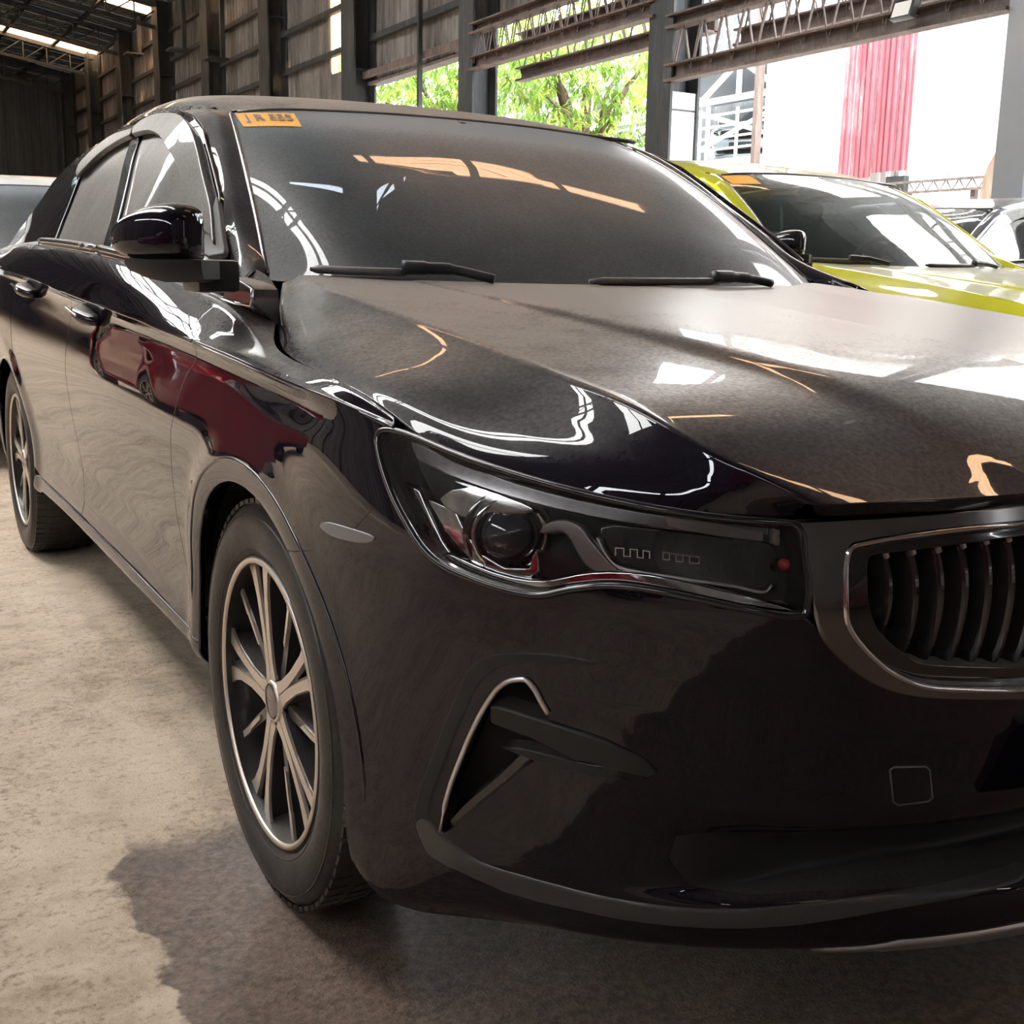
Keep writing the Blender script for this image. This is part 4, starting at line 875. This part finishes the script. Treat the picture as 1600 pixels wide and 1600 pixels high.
# ------------------------------------------------------------ the hall
def corrugated(name, m, parent, p0, du, dv, nu, amp, normal, pitch=None, **k):
    """sheet from p0 along du (ribs repeat along du), dv the other edge; trapezoid ribs"""
    p0, du, dv, nn = Vector(p0), Vector(du), Vector(dv), Vector(normal); V = []; F = []
    prof = [(0,0),(.35,0),(.45,1),(.75,1),(.85,0)]; xs = []
    for i in range(nu):
        for a, h in prof: xs.append(((i+a)/nu, h))
    xs.append((1, 0))
    for a, h in xs:
        for b in (0, 1): V.append(p0+du*a+dv*b+nn*amp*h)
    for i in range(len(xs)-1): F.append((2*i, 2*i+2, 2*i+3, 2*i+1))
    return mk(name, V, F, m, parent, **k)
def floor_mat():
    m = mat('stained_concrete', (.45,.36,.28), .75); nt = m.node_tree; b = nt.nodes['Principled BSDF']
    n1 = noise(m, 1.3, 8, .65, dist=.15); n2 = noise(m, 9, 12, .75, stretch=(1,1.2,1), dist=.2); n3 = noise(m, 60, 6, .75)
    base = ramp(m, mth(m, 'ADD', mth(m, 'MULTIPLY', n1, .45), mth(m, 'MULTIPLY', n2, .55)), [(.30,(.25,.175,.12)),(.43,(.44,.335,.24)),(.52,(.58,.45,.335)),(.66,(.66,.535,.41))])
    n4 = noise(m, 3.1, 10, .8); sp = ramp(m, mth(m, 'ADD', mth(m, 'MULTIPLY', n3, .6), mth(m, 'MULTIPLY', n4, .4)), [(.36,(.30,.26,.23)),(.43,(.62,.56,.50)),(.49,(1,1,1)),(1,(1,1,1))]); mx = N(m, 'ShaderNodeMix', data_type='RGBA', blend_type='MULTIPLY'); mx.inputs[0].default_value = .8
    L(m, base, mx.inputs[6]); L(m, sp, mx.inputs[7])
    # wet spill by the front wheel, colour darkened further for under-bumper shade; wandering edge
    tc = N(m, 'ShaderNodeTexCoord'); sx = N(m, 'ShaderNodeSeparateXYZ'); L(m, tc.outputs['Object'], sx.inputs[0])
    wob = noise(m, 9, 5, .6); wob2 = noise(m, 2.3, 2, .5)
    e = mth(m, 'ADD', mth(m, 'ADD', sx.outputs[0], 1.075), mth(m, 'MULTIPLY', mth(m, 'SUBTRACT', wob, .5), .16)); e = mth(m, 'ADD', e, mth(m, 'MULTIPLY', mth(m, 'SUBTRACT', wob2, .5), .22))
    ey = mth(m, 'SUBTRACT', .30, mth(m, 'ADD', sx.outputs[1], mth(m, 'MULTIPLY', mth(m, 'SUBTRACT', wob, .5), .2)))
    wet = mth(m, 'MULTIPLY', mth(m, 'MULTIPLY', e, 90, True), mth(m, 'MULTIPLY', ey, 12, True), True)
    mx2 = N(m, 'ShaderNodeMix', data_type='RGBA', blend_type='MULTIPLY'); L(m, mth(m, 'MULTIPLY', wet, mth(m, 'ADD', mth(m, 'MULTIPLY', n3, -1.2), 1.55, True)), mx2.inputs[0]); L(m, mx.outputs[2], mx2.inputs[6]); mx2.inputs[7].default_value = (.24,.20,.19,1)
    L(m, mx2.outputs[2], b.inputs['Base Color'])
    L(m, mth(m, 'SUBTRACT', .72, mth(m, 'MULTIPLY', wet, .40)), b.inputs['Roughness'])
    g = noise(m, 170, 5, .7); h = mth(m, 'ADD', mth(m, 'MULTIPLY', n2, .6), mth(m, 'MULTIPLY', g, .35))
    bump(m, h, .8, .014); return m
def metal_sheet(name, c0, c1, c2, rough=.6, sc=1.):
    m = mat(name, c1, rough, .0); n = noise(m, 1.3*sc, 8, .65, stretch=(1,1,.25), dist=.3); n2 = noise(m, 9*sc, 6, .7, stretch=(1,1,.12))
    c = ramp(m, mth(m, 'ADD', mth(m, 'MULTIPLY', n, .55), mth(m, 'MULTIPLY', n2, .45)), [(.35, c0), (.52, c1), (.66, c2)])
    L(m, c, m.node_tree.nodes['Principled BSDF'].inputs['Base Color']); return m
SHEET = metal_sheet('weathered_wall_sheet', (.06,.055,.05), (.17,.155,.14), (.32,.30,.28))
ROOFM = metal_sheet('underside_roof_sheet', (.05,.065,.07), (.09,.11,.115), (.13,.15,.155), .5)
STEEL = metal_sheet('dirty_dark_steel', (.015,.02,.022), (.035,.04,.042), (.09,.085,.08), .55, 3)
RUSTY = metal_sheet('rusty_beam', (.07,.05,.045), (.13,.10,.09), (.22,.17,.15), .7, 3)
WHITEW = metal_sheet('white_outer_wall', (.62,.60,.56), (.80,.79,.77), (.86,.86,.85), .6)
REDSH = metal_sheet('faded_red_sheet', (.20,.05,.065), (.27,.085,.105), (.42,.26,.27), .5, 2)
WSTEEL = mat('white_painted_steel', (.72,.74,.74), .45); GREYC = mat('grey_galvanised', (.30,.31,.33), .5, .3)
def translucent(name, col, f):
    m = mat(name, col, .5); nt = m.node_tree; nt.nodes.remove(nt.nodes['Principled BSDF']); out = nt.nodes['Material Output']
    d = N(m, 'ShaderNodeBsdfDiffuse'); t = N(m, 'ShaderNodeBsdfTranslucent'); tr = N(m, 'ShaderNodeBsdfTransparent'); tr.inputs[0].default_value = (*col, 1)
    d.inputs[0].default_value = (*col, 1); t.inputs[0].default_value = (*col, 1); a = N(m, 'ShaderNodeMixShader'); a.inputs[0].default_value = .8; L(m, d.outputs[0], a.inputs[1]); L(m, t.outputs[0], a.inputs[2])
    b = N(m, 'ShaderNodeMixShader'); b.inputs[0].default_value = f; L(m, a.outputs[0], b.inputs[1]); L(m, tr.outputs[0], b.inputs[2]); L(m, b.outputs[0], out.inputs[0]); return m
YELLOWSK = translucent("aged_skylight_sheet", (.72,.44,.24), .55); WHITESK = translucent("clear_skylight_sheet", (.93,.91,.86), .75)
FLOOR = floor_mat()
def plane(name, x0, x1, y0, y1, z, m, nx=1, ny=1, **k):
    V = [(x0+(x1-x0)*i/nx, y0+(y1-y0)*j/ny, z) for j in range(ny+1) for i in range(nx+1)]
    F = [(j*(nx+1)+i, j*(nx+1)+i+1, (j+1)*(nx+1)+i+1, (j+1)*(nx+1)+i) for j in range(ny) for i in range(nx)]
    return mk(name, V, F, m, **k)
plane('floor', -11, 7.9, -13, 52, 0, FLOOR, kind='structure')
GROUND = mat('outdoor_concrete', (.42,.41,.38), .9); n_ = noise(GROUND, 1.5, 8, .6); L(GROUND, ramp(GROUND, n_, [(.3,(.30,.29,.27)),(.7,(.5,.49,.46))]), GROUND.node_tree.nodes['Principled BSDF'].inputs['Base Color'])
plane('ground', 7.9, 90, -60, 130, -.02, GROUND, kind='structure'); plane('ground', -90, -11, -60, 130, -.02, GROUND, kind='structure')
plane('ground', -11, 7.9, -60, -13, -.02, GROUND, kind='structure')
XR = 7.5; EAVE = 8.3; RX = -1.6; RZ = 9.9; XL = -10.5
# ---- right wall
wr = empty('wall_right', (0,0,0), kind='structure')
cols_y = [-9.7,-4.75,.15,5.05,9.98,14.86,19.5,24.26,28.8,33.6,38.5,43.4,48.3]
for y in cols_y:
    bm = bmesh.new(); h = EAVE
    fw = .30 if y == 5.05 else (.46 if y < 16 else .62)
    bxm(bm, (XR-.20, y, h/2), (.035, fw, h)); bxm(bm, (XR+.20, y, h/2), (.035, fw, h)); bxm(bm, (XR, y, h/2), (.40, .03, h))
    for z in (1.2, 2.9, 4.6, 6.3): bxm(bm, (XR, y, z), (.38, fw*.9, .02))
    mkbm('steel_column', bm, GREYC if y == 5.05 else STEEL, wr)
bm = bmesh.new(); bxm(bm, (XR, 9.98-.19, 1.55), (.36,.012,3.1)); mkbm('painted_plate', bm, mat('white_column_paint', (.75,.76,.75), .5), wr)
def truss(y0, y1, z0, z1, x=XR-.12, rods=13, m=RUSTY):
    bm = bmesh.new()
    for z, hh in ((z0, .17), (z1, .13)):
        bxm(bm, (x, (y0+y1)/2, z), (.05, y1-y0, hh)); bxm(bm, (x-.06, (y0+y1)/2, z-hh/2), (.16, y1-y0, .03)); bxm(bm, (x-.06, (y0+y1)/2, z+hh/2), (.16, y1-y0, .02))
    b = mkbm('truss_beam', bm, m, wr)
    bm = bmesh.new()
    for k in range(rods*2):
        a = y0+(y1-y0)*(k+.1)/(rods*2); c_ = a+(y1-y0)/(rods*2)*.9; up = k % 2 == 0
        bar(bm, (x, a, z0 if up else z1), (x, c_, z1 if up else z0), .016)
        bar(bm, (x-.08, a+.1, z1 if up else z0), (x-.08, c_+.1, z0 if up else z1), .013)
    mkbm('truss_rods', bm, m, b)
truss(5.2, 9.85, 3.30, 3.86); truss(10.1, 14.7, 4.06, 4.55); truss(5.2, 9.85, 3.80, 4.35, XR+.9, 11); truss(10.1,14.7,3.98,4.50,XR+.7,10)
truss(.3, 4.9, 3.30, 3.86)
# sheets: each bay in single sheets, girts behind
def bay(y0, y1, z0, z1, n, m=SHEET):
    w = (y1-y0)/n
    for i in range(n): corrugated('wall_sheet', m, wr, (XR+.26+.004*(i%2), y0+i*w-.02, z0), (0, w+.04, 0), (0,0,z1-z0), 4, .03, (-1,0,0))
def girt(y0, y1, z, h=.09):
    bm = bmesh.new(); bxm(bm, (XR+.15, (y0+y1)/2, z), (.12, y1-y0, h)); bxm(bm, (XR+.10, (y0+y1)/2, z-h/2), (.03, y1-y0, .03)); mkbm('wall_girt', bm, STEEL, wr)
bay(10.0, 14.9, 4.72, EAVE, 5); bay(.1, 10.0, 5.6, EAVE, 10); bay(-12.8, .12, 0, EAVE, 13); bay(.1, 4.95, 0, 2.3, 5); bay(48.2, 51.6, 0, EAVE, 3)  # floor-level sheets on the nearest unseen bays are added to cut front-right light
bay(14.9, 19.5, 4.38, EAVE, 5)
bay(19.5, 20.64, 3.4, EAVE, 1); bay(21.48, 24.26, 3.4, EAVE, 3)
for a, b in zip(cols_y[7:-1], cols_y[8:]): bay(a-.02, b+.02, 0, EAVE, 5)
for a, b in zip(cols_y[5:-1], cols_y[6:]):
    for z in np.arange(5.15, EAVE, .78): girt(a+.3, b-.3, z)
for a, b in zip(cols_y[7:-1], cols_y[8:]):
    for z in (2.2, 3.0, 3.7, 4.4): girt(a+.3, b-.3, z)
bm = bmesh.new(); bxm(bm, (XR+.2, 17.2, 4.36), (.22, 4.2, .05)); bxm(bm, (XR+.02, 17.15, 4.50), (.05, 4.3, .12)); mkbm('wall_ledge', bm, RUSTY, wr)
for y in (17.1,): 
    bm = bmesh.new(); bar(bm, (XR-.05, y-.3, 0), (XR-.05, y-.3, EAVE), .07); mkbm('downpipe', bm, STEEL, wr)
corrugated('translucent_sheet', YELLOWSK, wr, (XR+.25, 20.64, 4.85), (0,.84,0), (0,0,3.3), 4, .03, (-1,0,0))
bm = bmesh.new(); bxm(bm, (XR+.3, 21.06, 4.1), (.06,.86,1.45)); mkbm('wall_sheet_flat', bm, SHEET, wr)
for y, z in ((16.9,7.2),(22.4,6.9),(26.2,7.4),(27.6,5.9),(31.0,6.6),(36,7.2)):
    bm = bmesh.new(); bxm(bm, (XR-.1, y, (z+EAVE)/2), (.1,.12,EAVE-z)); bxm(bm, (XR-.28, y, z), (.5,.5,.05)); mkbm('wall_bracket', bm, STEEL, wr)
# ---- left wall: low sheeting, long open band, high sheeting
wl = empty('wall_left', (0,0,0), kind='structure')
for i in range(26):
    y0 = -13+i*2.5
    if y0 > 2.2: corrugated('wall_sheet', SHEET, wl, (XL, y0-.02, 0), (0, 2.54, 0), (0,0,EAVE), 8, .03, (1,0,0))
    else:
        corrugated('wall_sheet', SHEET, wl, (XL, y0-.02, 0), (0, 2.54, 0), (0,0,6.2), 8, .03, (1,0,0)); corrugated('wall_sheet', SHEET, wl, (XL, y0-.02, 6.9), (0, 2.54, 0), (0,0,EAVE-6.9), 8, .03, (1,0,0))
for y in cols_y:
    bm = bmesh.new(); bxm(bm, (XL+.3, y, EAVE/2), (.035,.3,EAVE)); bxm(bm, (XL+.1, y, EAVE/2), (.035,.3,EAVE)); bxm(bm, (XL+.2, y, EAVE/2), (.2,.03,EAVE)); mkbm('steel_column', bm, STEEL, wl)
# ---- back wall, front wall
wb = empty('wall_back', (0,0,0), kind='structure')
for i in range(10): corrugated('wall_sheet', ROOFM, wb, (XL+i*2.01, 51.5, 0), (2.04,0,0), (0,0,10), 6, .03, (0,-1,0))
wf = empty('wall_front', (0,0,0), kind='structure')
for i in range(9): corrugated('wall_sheet', SHEET, wf, (XL+i*2.01, -12.8, 0), (2.04,0,0), (0,0,10), 6, .03, (0,1,0))
# ---- roof: sheets in strips, translucent strips across, open ridge
ce = empty('ceiling', (0,0,0), kind='structure')
strips = [-7.2,-.1,6.9,14,21,28.2,35.1,43.3]
def roof_z(x): return RZ-(RZ-EAVE)*(x-RX)/(XR-RX) if x > RX else RZ-(RZ-EAVE)*(RX-x)/(RX-XL)
HWS = {s: (.16 if s < 25 else .5) for s in strips}
edges_y = sorted([-12.8, 51.5]+[s-HWS[s] for s in strips]+[s+HWS[s] for s in strips])
for i in range(len(edges_y)-1):
    y0, y1 = edges_y[i], edges_y[i+1]; sky = any(abs((y0+y1)/2-s) < .01 for s in strips); n = 2 if sky else max(1, round((y1-y0)/1.1))
    for k in range(n if not sky else 1):
        a = y0+(y1-y0)*k/(n if not sky else 1); w = (y1-y0)/(n if not sky else 1)
        for xa, xb in ((XR+.25, RX+.35), (XL-.2, -5.95), (-3.75, RX-.35)):
            if sky and xa > 0:
                xm = 2.9; corrugated('skylight_sheet', YELLOWSK, ce, (xa, a-.02, roof_z(xa)), (0, w+.04, 0), (xm-xa, 0, roof_z(xm)-roof_z(xa)), 4, .035, (0,0,1)); xs = xm
            else: xs = xa
            corrugated('roof_sheet', ROOFM, ce, (xs, a-.02, roof_z(xs)), (0, w+.04, 0), (xb-xs, 0, roof_z(xb)-roof_z(xs)), 5, .035, (0,0,1))
for k in range(27):
    y0 = -13+k*2.4; sky_ = -.5 < y0 < 30
    corrugated('skylight_sheet' if sky_ else 'roof_sheet', WHITESK if sky_ else ROOFM, ce, (-6.0, y0, roof_z(-6.0)+.01), (0, 2.44, 0), (2.3, 0, roof_z(-3.7)-roof_z(-6.0)), 9, .03, (0,0,1))
# ridge light: a monitor of clear sheets
for k in range(14):
    y0 = -12+k*2.6
    if y0 > 24: break
    corrugated('ridge_light_sheet' if 0 < y0 < 17 else 'ridge_cap', WHITESK if 0 < y0 < 17 else ROOFM, ce, (RX-.65, y0, RZ+.05), (0, 2.62, 0), (1.3, 0, 0), 14, .03, (0,0,1))
corrugated('ridge_cap', ROOFM, ce, (RX-.7, 24.2, RZ+.02), (0, 27, 0), (1.4, 0, 0), 40, .03, (0,0,1))
for y in [y for y in cols_y]:
    bm = bmesh.new()
    for xa in (XR, XL):
        bar(bm, (xa, y, EAVE-.15), (RX, y, RZ-.15), .10, .12); bar(bm, (xa, y, EAVE-.75), (RX, y, RZ-.95), .08, .10)
        n = 12
        for k in range(n):
            t0, t1 = k/n, (k+1)/n; x0 = xa+(RX-xa)*t0; x1 = xa+(RX-xa)*t1
            a = (x0, y, EAVE-.15+(RZ-EAVE)*t0); b = (x1, y, EAVE-.75+(RZ-.2-EAVE)*t1); c_ = (x0, y, EAVE-.75+(RZ-.2-EAVE)*t0)
            bar(bm, a, b, .035); bar(bm, a, c_, .035)
    mkbm('roof_truss', bm, STEEL, ce)
for xa in np.arange(XL+1.2, XR, 1.55):
    bm = bmesh.new(); bar(bm, (xa, -12.8, roof_z(xa)-.09), (xa, 51.4, roof_z(xa)-.09), .06, .12, up=(1,0,0)); mkbm('purlin', bm, STEEL, ce)
# ---- outside, right
ow = empty('warehouse_wall', (12.1,9.5,0), label='overexposed white sheet-clad outer wall beyond the open bay', cat='wall', group=None)
def off(par, v): return v
for i in range(13):
    y = 1.2+i*.95
    corrugated('cladding_sheet', WHITEW, ow, (0, y-9.5, 0), (0,.94,0), (0,0,9), 5, .025, (-1,0,0))
bm = bmesh.new(); bxm(bm, (-.12, 13.57-9.5, 4.5), (.12,.10,9)); mkbm('corner_post', bm, RUSTY, ow)
rd = empty('red_panel', (11.95,10.95,2.45), label='faded red and white corrugated panel hanging on the white outer wall', cat='panel')
for i in range(6): corrugated('panel_sheet', REDSH, rd, (-.03-.02*(i%2), -.62+i*.215, .0 if i > 2 else .06), (0,.21,0), (0,0,3.4), 2, .03, (-1,0,0))
bm = bmesh.new(); bxm(bm, (.03,-.42,-.22), (.1,.34,.42)); mkbm('dark_opening', bm, STEEL, rd)
rt = empty('rusty_truss', (11.7,9.0,2.25), label='low rusty lattice rail running along the foot of the white wall', cat='truss')
bm = bmesh.new(); bxm(bm, (0,0,.07), (.06,4.6,.03)); bxm(bm, (0,0,-.07), (.06,4.6,.03)); mkbm('rail', bm, RUSTY, rt)
bm = bmesh.new()
for k in range(44): bar(bm, (0,-2.3+k*.105,-.07 if k%2 else .07), (0,-2.3+(k+1)*.105,.07 if k%2 else -.07), .012)
mkbm('lattice', bm, RUSTY, rt)
bm = bmesh.new()
for k in range(5): bar(bm, (.05,-2.2+k*1.1,-.08), (.05,-2.2+k*1.1,-2.25), .07)
mkbm('post', bm, RUSTY, rt)
tk = bmesh.new(); lathe(tk, [(0,-.9),(.75,-.9),(.8,-.8),(.8,.8),(.75,.9),(0,.9)], 28); o = mkbm('storage_tank', tk, metal_sheet('rusted_tank', (.30,.14,.07), (.5,.33,.22), (.66,.6,.5), .7), auto=40, label='rust-streaked pale tank standing at the right edge beyond the post', cat='tank'); o.location = (10.4,6.35,1.9)
for a in (-.6,.6):
    for b in (-.5,.5):
        bm = bmesh.new(); bar(bm, (a,b,-.2), (a,b,-1.9), .09); mkbm('stand_leg', bm, RUSTY, o)
# ---- parking rack behind
def rack(x, y0, y1, z_list, label, bays, rail=True):
    rk = empty('parking_rack', (x, (y0+y1)/2, 0), label=label, cat='rack'); cy = (y0+y1)/2
    for z in z_list:
        bm = bmesh.new(); bxm(bm, (1.9, 0, z), (3.9, y1-y0, .12)); mkbm('deck', bm, GREYC, rk)
        bm = bmesh.new(); bxm(bm, (-.06, 0, z), (.12, y1-y0, .16)); mkbm('deck_edge', bm, WSTEEL, rk)
        if rail:
            for k in range(4):
                bm = bmesh.new(); bxm(bm, (0, 0, z+.28+k*.21), (.04, y1-y0, .04)); mkbm('guard_rail', bm, WSTEEL, rk)
            m_ = int((y1-y0)/1.0)
            for k in range(m_+1):
                bm = bmesh.new(); bxm(bm, (0, y0-cy+(y1-y0)*k/m_, z+.5), (.045,.045,1.0)); mkbm('rail_post', bm, WSTEEL, rk)
        # zigzag girder under the deck above
        nb = int((y1-y0)/.95)
        for k in range(nb):
            a = y0-cy+(y1-y0)*k/nb; b = a+(y1-y0)/nb
            bm = bmesh.new(); bar(bm, (0,a,z-.75 if k%2 else z-.12), (0,b,z-.12 if k%2 else z-.75), .075); mkbm('girder_brace', bm, WSTEEL, rk)
            if k % 2 == 0:
                bm = bmesh.new(); bar(bm, (0,a,z-.12), (0,a,z-.75), .07); mkbm('girder_post', bm, WSTEEL, rk)
        bm = bmesh.new(); bxm(bm, (0,0,z-.78), (.09,y1-y0,.10)); mkbm('girder_chord', bm, WSTEEL, rk)
    for k in range(bays+1):
        y = y0-cy+(y1-y0)*k/bays
        for xx in (0, 3.8):
            bm = bmesh.new(); bxm(bm, (xx, y, z_list[-1]/2+.6), (.16,.16,z_list[-1]+1.2)); mkbm('post', bm, WSTEEL, rk)
    for k in range(bays):
        a = y0-cy+(y1-y0)*k/bays; b = y0-cy+(y1-y0)*(k+1)/bays
        bm = bmesh.new(); bar(bm, (-.07,a,z_list[0]+.1), (-.07,b,z_list[1]-.8), .07); mkbm('cross_brace', bm, WSTEEL, rk)
        bm = bmesh.new(); bar(bm, (-.1,b,z_list[0]+.1), (-.1,a,z_list[1]-.8), .06); mkbm('cross_brace', bm, WSTEEL, rk)
    bm = bmesh.new(); bxm(bm, (4.2, 0, 4.5), (.1, y1-y0+4, 9)); mkbm('rear_sheeting', bm, STEEL, rk)
    return rk
rack(13.6, 13.8, 21.4, [3.1, 5.05], 'white steel parking rack with zigzag girders right of the middle post', 2)
rack(18.2, 24.2, 40, [3.6, 5.9], 'white steel parking rack glimpsed low behind the leafy trees', 4)
# ---- trees
LEAF = mat('mango_leaf', (.16,.26,.045), .5); LEAFB = mat('young_leaf', (.35,.42,.08), .5); BARK = mat('bark', (.10,.07,.05), .9)
for m_ in (LEAF, LEAFB):
    nt = m_.node_tree; b = nt.nodes['Principled BSDF']; out = nt.nodes['Material Output']; t = N(m_, 'ShaderNodeBsdfTranslucent'); c_ = b.inputs['Base Color'].default_value[:]
    g = N(m_, 'ShaderNodeNewGeometry'); nz = noise(m_, 1.2, 2); col = ramp(m_, nz, [(.35, tuple(v*.65 for v in c_[:3])), (.65, tuple(min(1, v*1.5) for v in c_[:3]))]); L(m_, col, b.inputs['Base Color']); L(m_, col, t.inputs[0])
    x = N(m_, 'ShaderNodeMixShader'); x.inputs[0].default_value = .45; L(m_, b.outputs[0], x.inputs[1]); L(m_, t.outputs[0], x.inputs[2]); L(m_, x.outputs[0], out.inputs[0])
def tree(x, y, h, cr, label, n=5200, seed=1, zc=None):
    rnd = np.random.RandomState(seed); t = empty('tree', (x, y, 0), label=label, cat='tree', group=None)
    bm = bmesh.new(); tube(bm, [(0,0,0),(.05,.03,h*.25),(-.05,.1,h*.5),(0,.05,h*.7)], [.16,.14,.11,.08], 8)
    tips = []
    for k in range(14):
        a = rnd.rand()*6.28; r = cr[0]*(.45+.5*rnd.rand()); z = h*(.35+.55*rnd.rand()); tip = (r*math.cos(a), r*math.sin(a), z)
        tube(bm, [(0,.05,h*(.3+.3*rnd.rand())), (tip[0]*.5, tip[1]*.5, (z+h*.5)/2+.2), tip], [.06,.045,.015], 6); tips.append(tip)
    mkbm('trunk', bm, BARK, t, smooth=True)
    V = []; F = []
    nc = n//11
    for k in range(nc):
        d = rnd.randn(3); d /= np.linalg.norm(d); q = d*np.array(cr)*(rnd.rand()**.35); c0 = np.array([0, 0, zc if zc else h*.62])+q
        for j in range(11):
            a = rnd.rand()*6.28; dr = .25+.75*rnd.rand(); dirv = np.array([math.cos(a)*dr, math.sin(a)*dr, -.9+1.1*rnd.rand()]); dirv /= np.linalg.norm(dirv)
            sd = np.cross(dirv, [0,0,1.]); sd /= np.linalg.norm(sd)+1e-6; l = .17+.14*rnd.rand(); w = .020+.010*rnd.rand(); p = c0+rnd.randn(3)*.05; up = np.cross(sd, dirv)
            o = len(V); V += [p, p+dirv*l*.45+sd*w-up*.01, p+dirv*l-np.array([0,0,.04]), p+dirv*l*.45-sd*w-up*.01]; F += [(o,o+1,o+2),(o,o+2,o+3)]
    half = int(len(F)*.72)
    mk('foliage', V, F[:half], LEAF, t, kind='stuff'); mk('young_foliage', V, F[half:], LEAFB, t, kind='stuff')
tree(10.7, 21.4, 6.6, (1.9,2.5,2.1), 'leafy mango tree filling the opening left of the middle post', 9500, 3, 5.0)
tree(10.9, 16.9, 6.2, (1.5,1.9,1.9), 'leafy tree branch mass just left of the middle post', 5200, 8, 4.6)
tree(11.6, 26.4, 6.6, (2.0,2.2,1.3), 'sparser yellow-green tree seen under the wall sheets at left of the opening', 4200, 5, 5.6)
# ------------------------------------------------------------ cars
car = build_sedan(PAINT)
tag(car, 'dusty black sedan filling the foreground, smoked rain visors and vertical-slat grille', 'car')
# lettering of the sticker lies on the windscreen
def screen_text(body, uvc, size, m, parent, dx=0):
    cu = bpy.data.curves.new('sticker_lettering', 'FONT'); cu.body = body; cu.size = 1; cu.align_x = 'CENTER'; cu.align_y = 'CENTER'; cu.offset = .02
    to = bpy.data.objects.new('tmp', cu); COL.objects.link(to); bpy.context.view_layer.update()
    me = bpy.data.meshes.new_from_object(to); bpy.data.objects.remove(to)
    a, b, c_, d = [p for p in P3(SCREEN, T['sticker'], .0025, -1)]
    xs = [v.co.x for v in me.vertices]; ys = [v.co.y for v in me.vertices]; x0, x1, y0, y1 = min(xs), max(xs), min(ys), max(ys)
    A, B, C_, D = [np.array(q) for q in T['sticker']]; uv = []
    for v in me.vertices:
        s = .09+.82*(v.co.x-x0)/(x1-x0); t = .2+.6*(v.co.y-y0)/(y1-y0); uv.append((D*(1-s)+C_*s)*(1-t)+(A*(1-s)+B*s)*t)
    for v, p in zip(me.vertices, P3(SCREEN, uv, .004, -1)): v.co = p
    me.materials.append(m); o = bpy.data.objects.new('sticker_lettering', me); COL.objects.link(o); o.parent = parent; return o
st_ = [o for o in car.children if o.name.startswith('sticker')][0]
screen_text('J R 555', None, 1, STICKT, st_)
def copy_tree(o, parent=None, swap=None, skip=()):
    c_ = o.copy(); COL.objects.link(c_); c_.parent = parent
    if o.type == 'MESH' and swap:
        for i, sl in enumerate(o.material_slots):
            if sl.material and sl.material.name in swap:
                c_.material_slots[i].link = 'OBJECT'; c_.material_slots[i].material = swap[sl.material.name]
    for ch in o.children:
        if not any(ch.name.startswith(s) for s in skip): copy_tree(ch, c_, swap, skip)
    return c_
YEL = paint('yellow_paint', (.62,.60,.035), .10, .01); WHT = paint('white_paint', (.72,.72,.70), .05, .0, metal=0.); RED = paint('red_paint', (.22,.008,.02), .03, .0, metal=.2)
DRK = paint('dark_grey_paint', (.05,.055,.065), .10, .01); SLV = paint('silver_blue_paint', (.35,.40,.46), .1, .0)
def another(label, loc, rz, sc, pm, clear=False, skip=('sticker','trim_end')):
    sw = {'aubergine_black_paint': pm}
    if clear: sw.update({'dusty_tinted_windscreen': CLEAR, 'dusty_side_glass': CLEAR, 'smoked_visor': CLEAR})
    c_ = copy_tree(car, None, sw, skip); c_.location = loc; c_.rotation_euler.z = rz; c_.scale = (1, 1, sc); c_['label'] = label; c_['category'] = 'car'; return c_
yc_ = another('yellow sedan parked next to the black one, clear windscreen', (2.8,1.6,0), 0, 1.08, YEL, True, skip=('sticker_lettering','trim_end'))
for o_ in yc_.children:
    if o_.name.startswith('side_mirror'): o_.material_slots[0].material = GLOSS
another('white car half hidden behind the black sedan at left edge', (-.15,5.15,0), 0, 1.07, WHT)
another('dark grey car at the right edge behind the yellow car', (4.95,4.75,0), R(-88), 1.12, DRK, True)
another('red car parked across the aisle left of the black sedan, outside the photo', (-4.3,-.3,0), R(180), 1.0, RED)
another('dark grey car added out of view ahead of the black sedan to block low light', (-2.1,-5.2,0), R(180), 1.0, DRK)  # this and the next two are added unseen blockers, darkening the front floor
another('red car added out of view ahead, blocking low light and reflected in the bumper', (.9,-4.3,0), R(180), 1.0, RED)
another('white car added out of view ahead of the yellow one to block low light', (3.7,-4.0,0), R(180), 1.0, WHT)
another('second red car further down the left row, outside the photo', (-4.0,12.3,0), R(180), 1.0, RED)
another('silver-blue car on the white parking rack', (15.6,17.6,3.17), R(-62), 1.0, SLV)
another('red car low on the rack behind the leafy tree', (20.0,30.2,3.72), R(-60), 1.0, RED)
# floodlight on the truss
fl = empty('floodlight', (XR-.46, 6.10, 3.33), label='small square floodlight fixed on the steel truss at top right', cat='floodlight')
bm = bmesh.new(); bxm(bm, (0,0,0), (.07,.24,.18), Matrix.Rotation(R(18),3,'Y'), .012); mkbm('housing', bm, SATIN, fl, auto=40)
bm = bmesh.new(); bxm(bm, (-.036,0,.0), (.008,.19,.13), Matrix.Rotation(R(18),3,'Y')); mkbm('lamp_glass', bm, WHITEP, fl)
bm = bmesh.new(); bar(bm, (.03,0,-.02), (.17,0,-.02), .02); mkbm('bracket', bm, STEEL, fl)
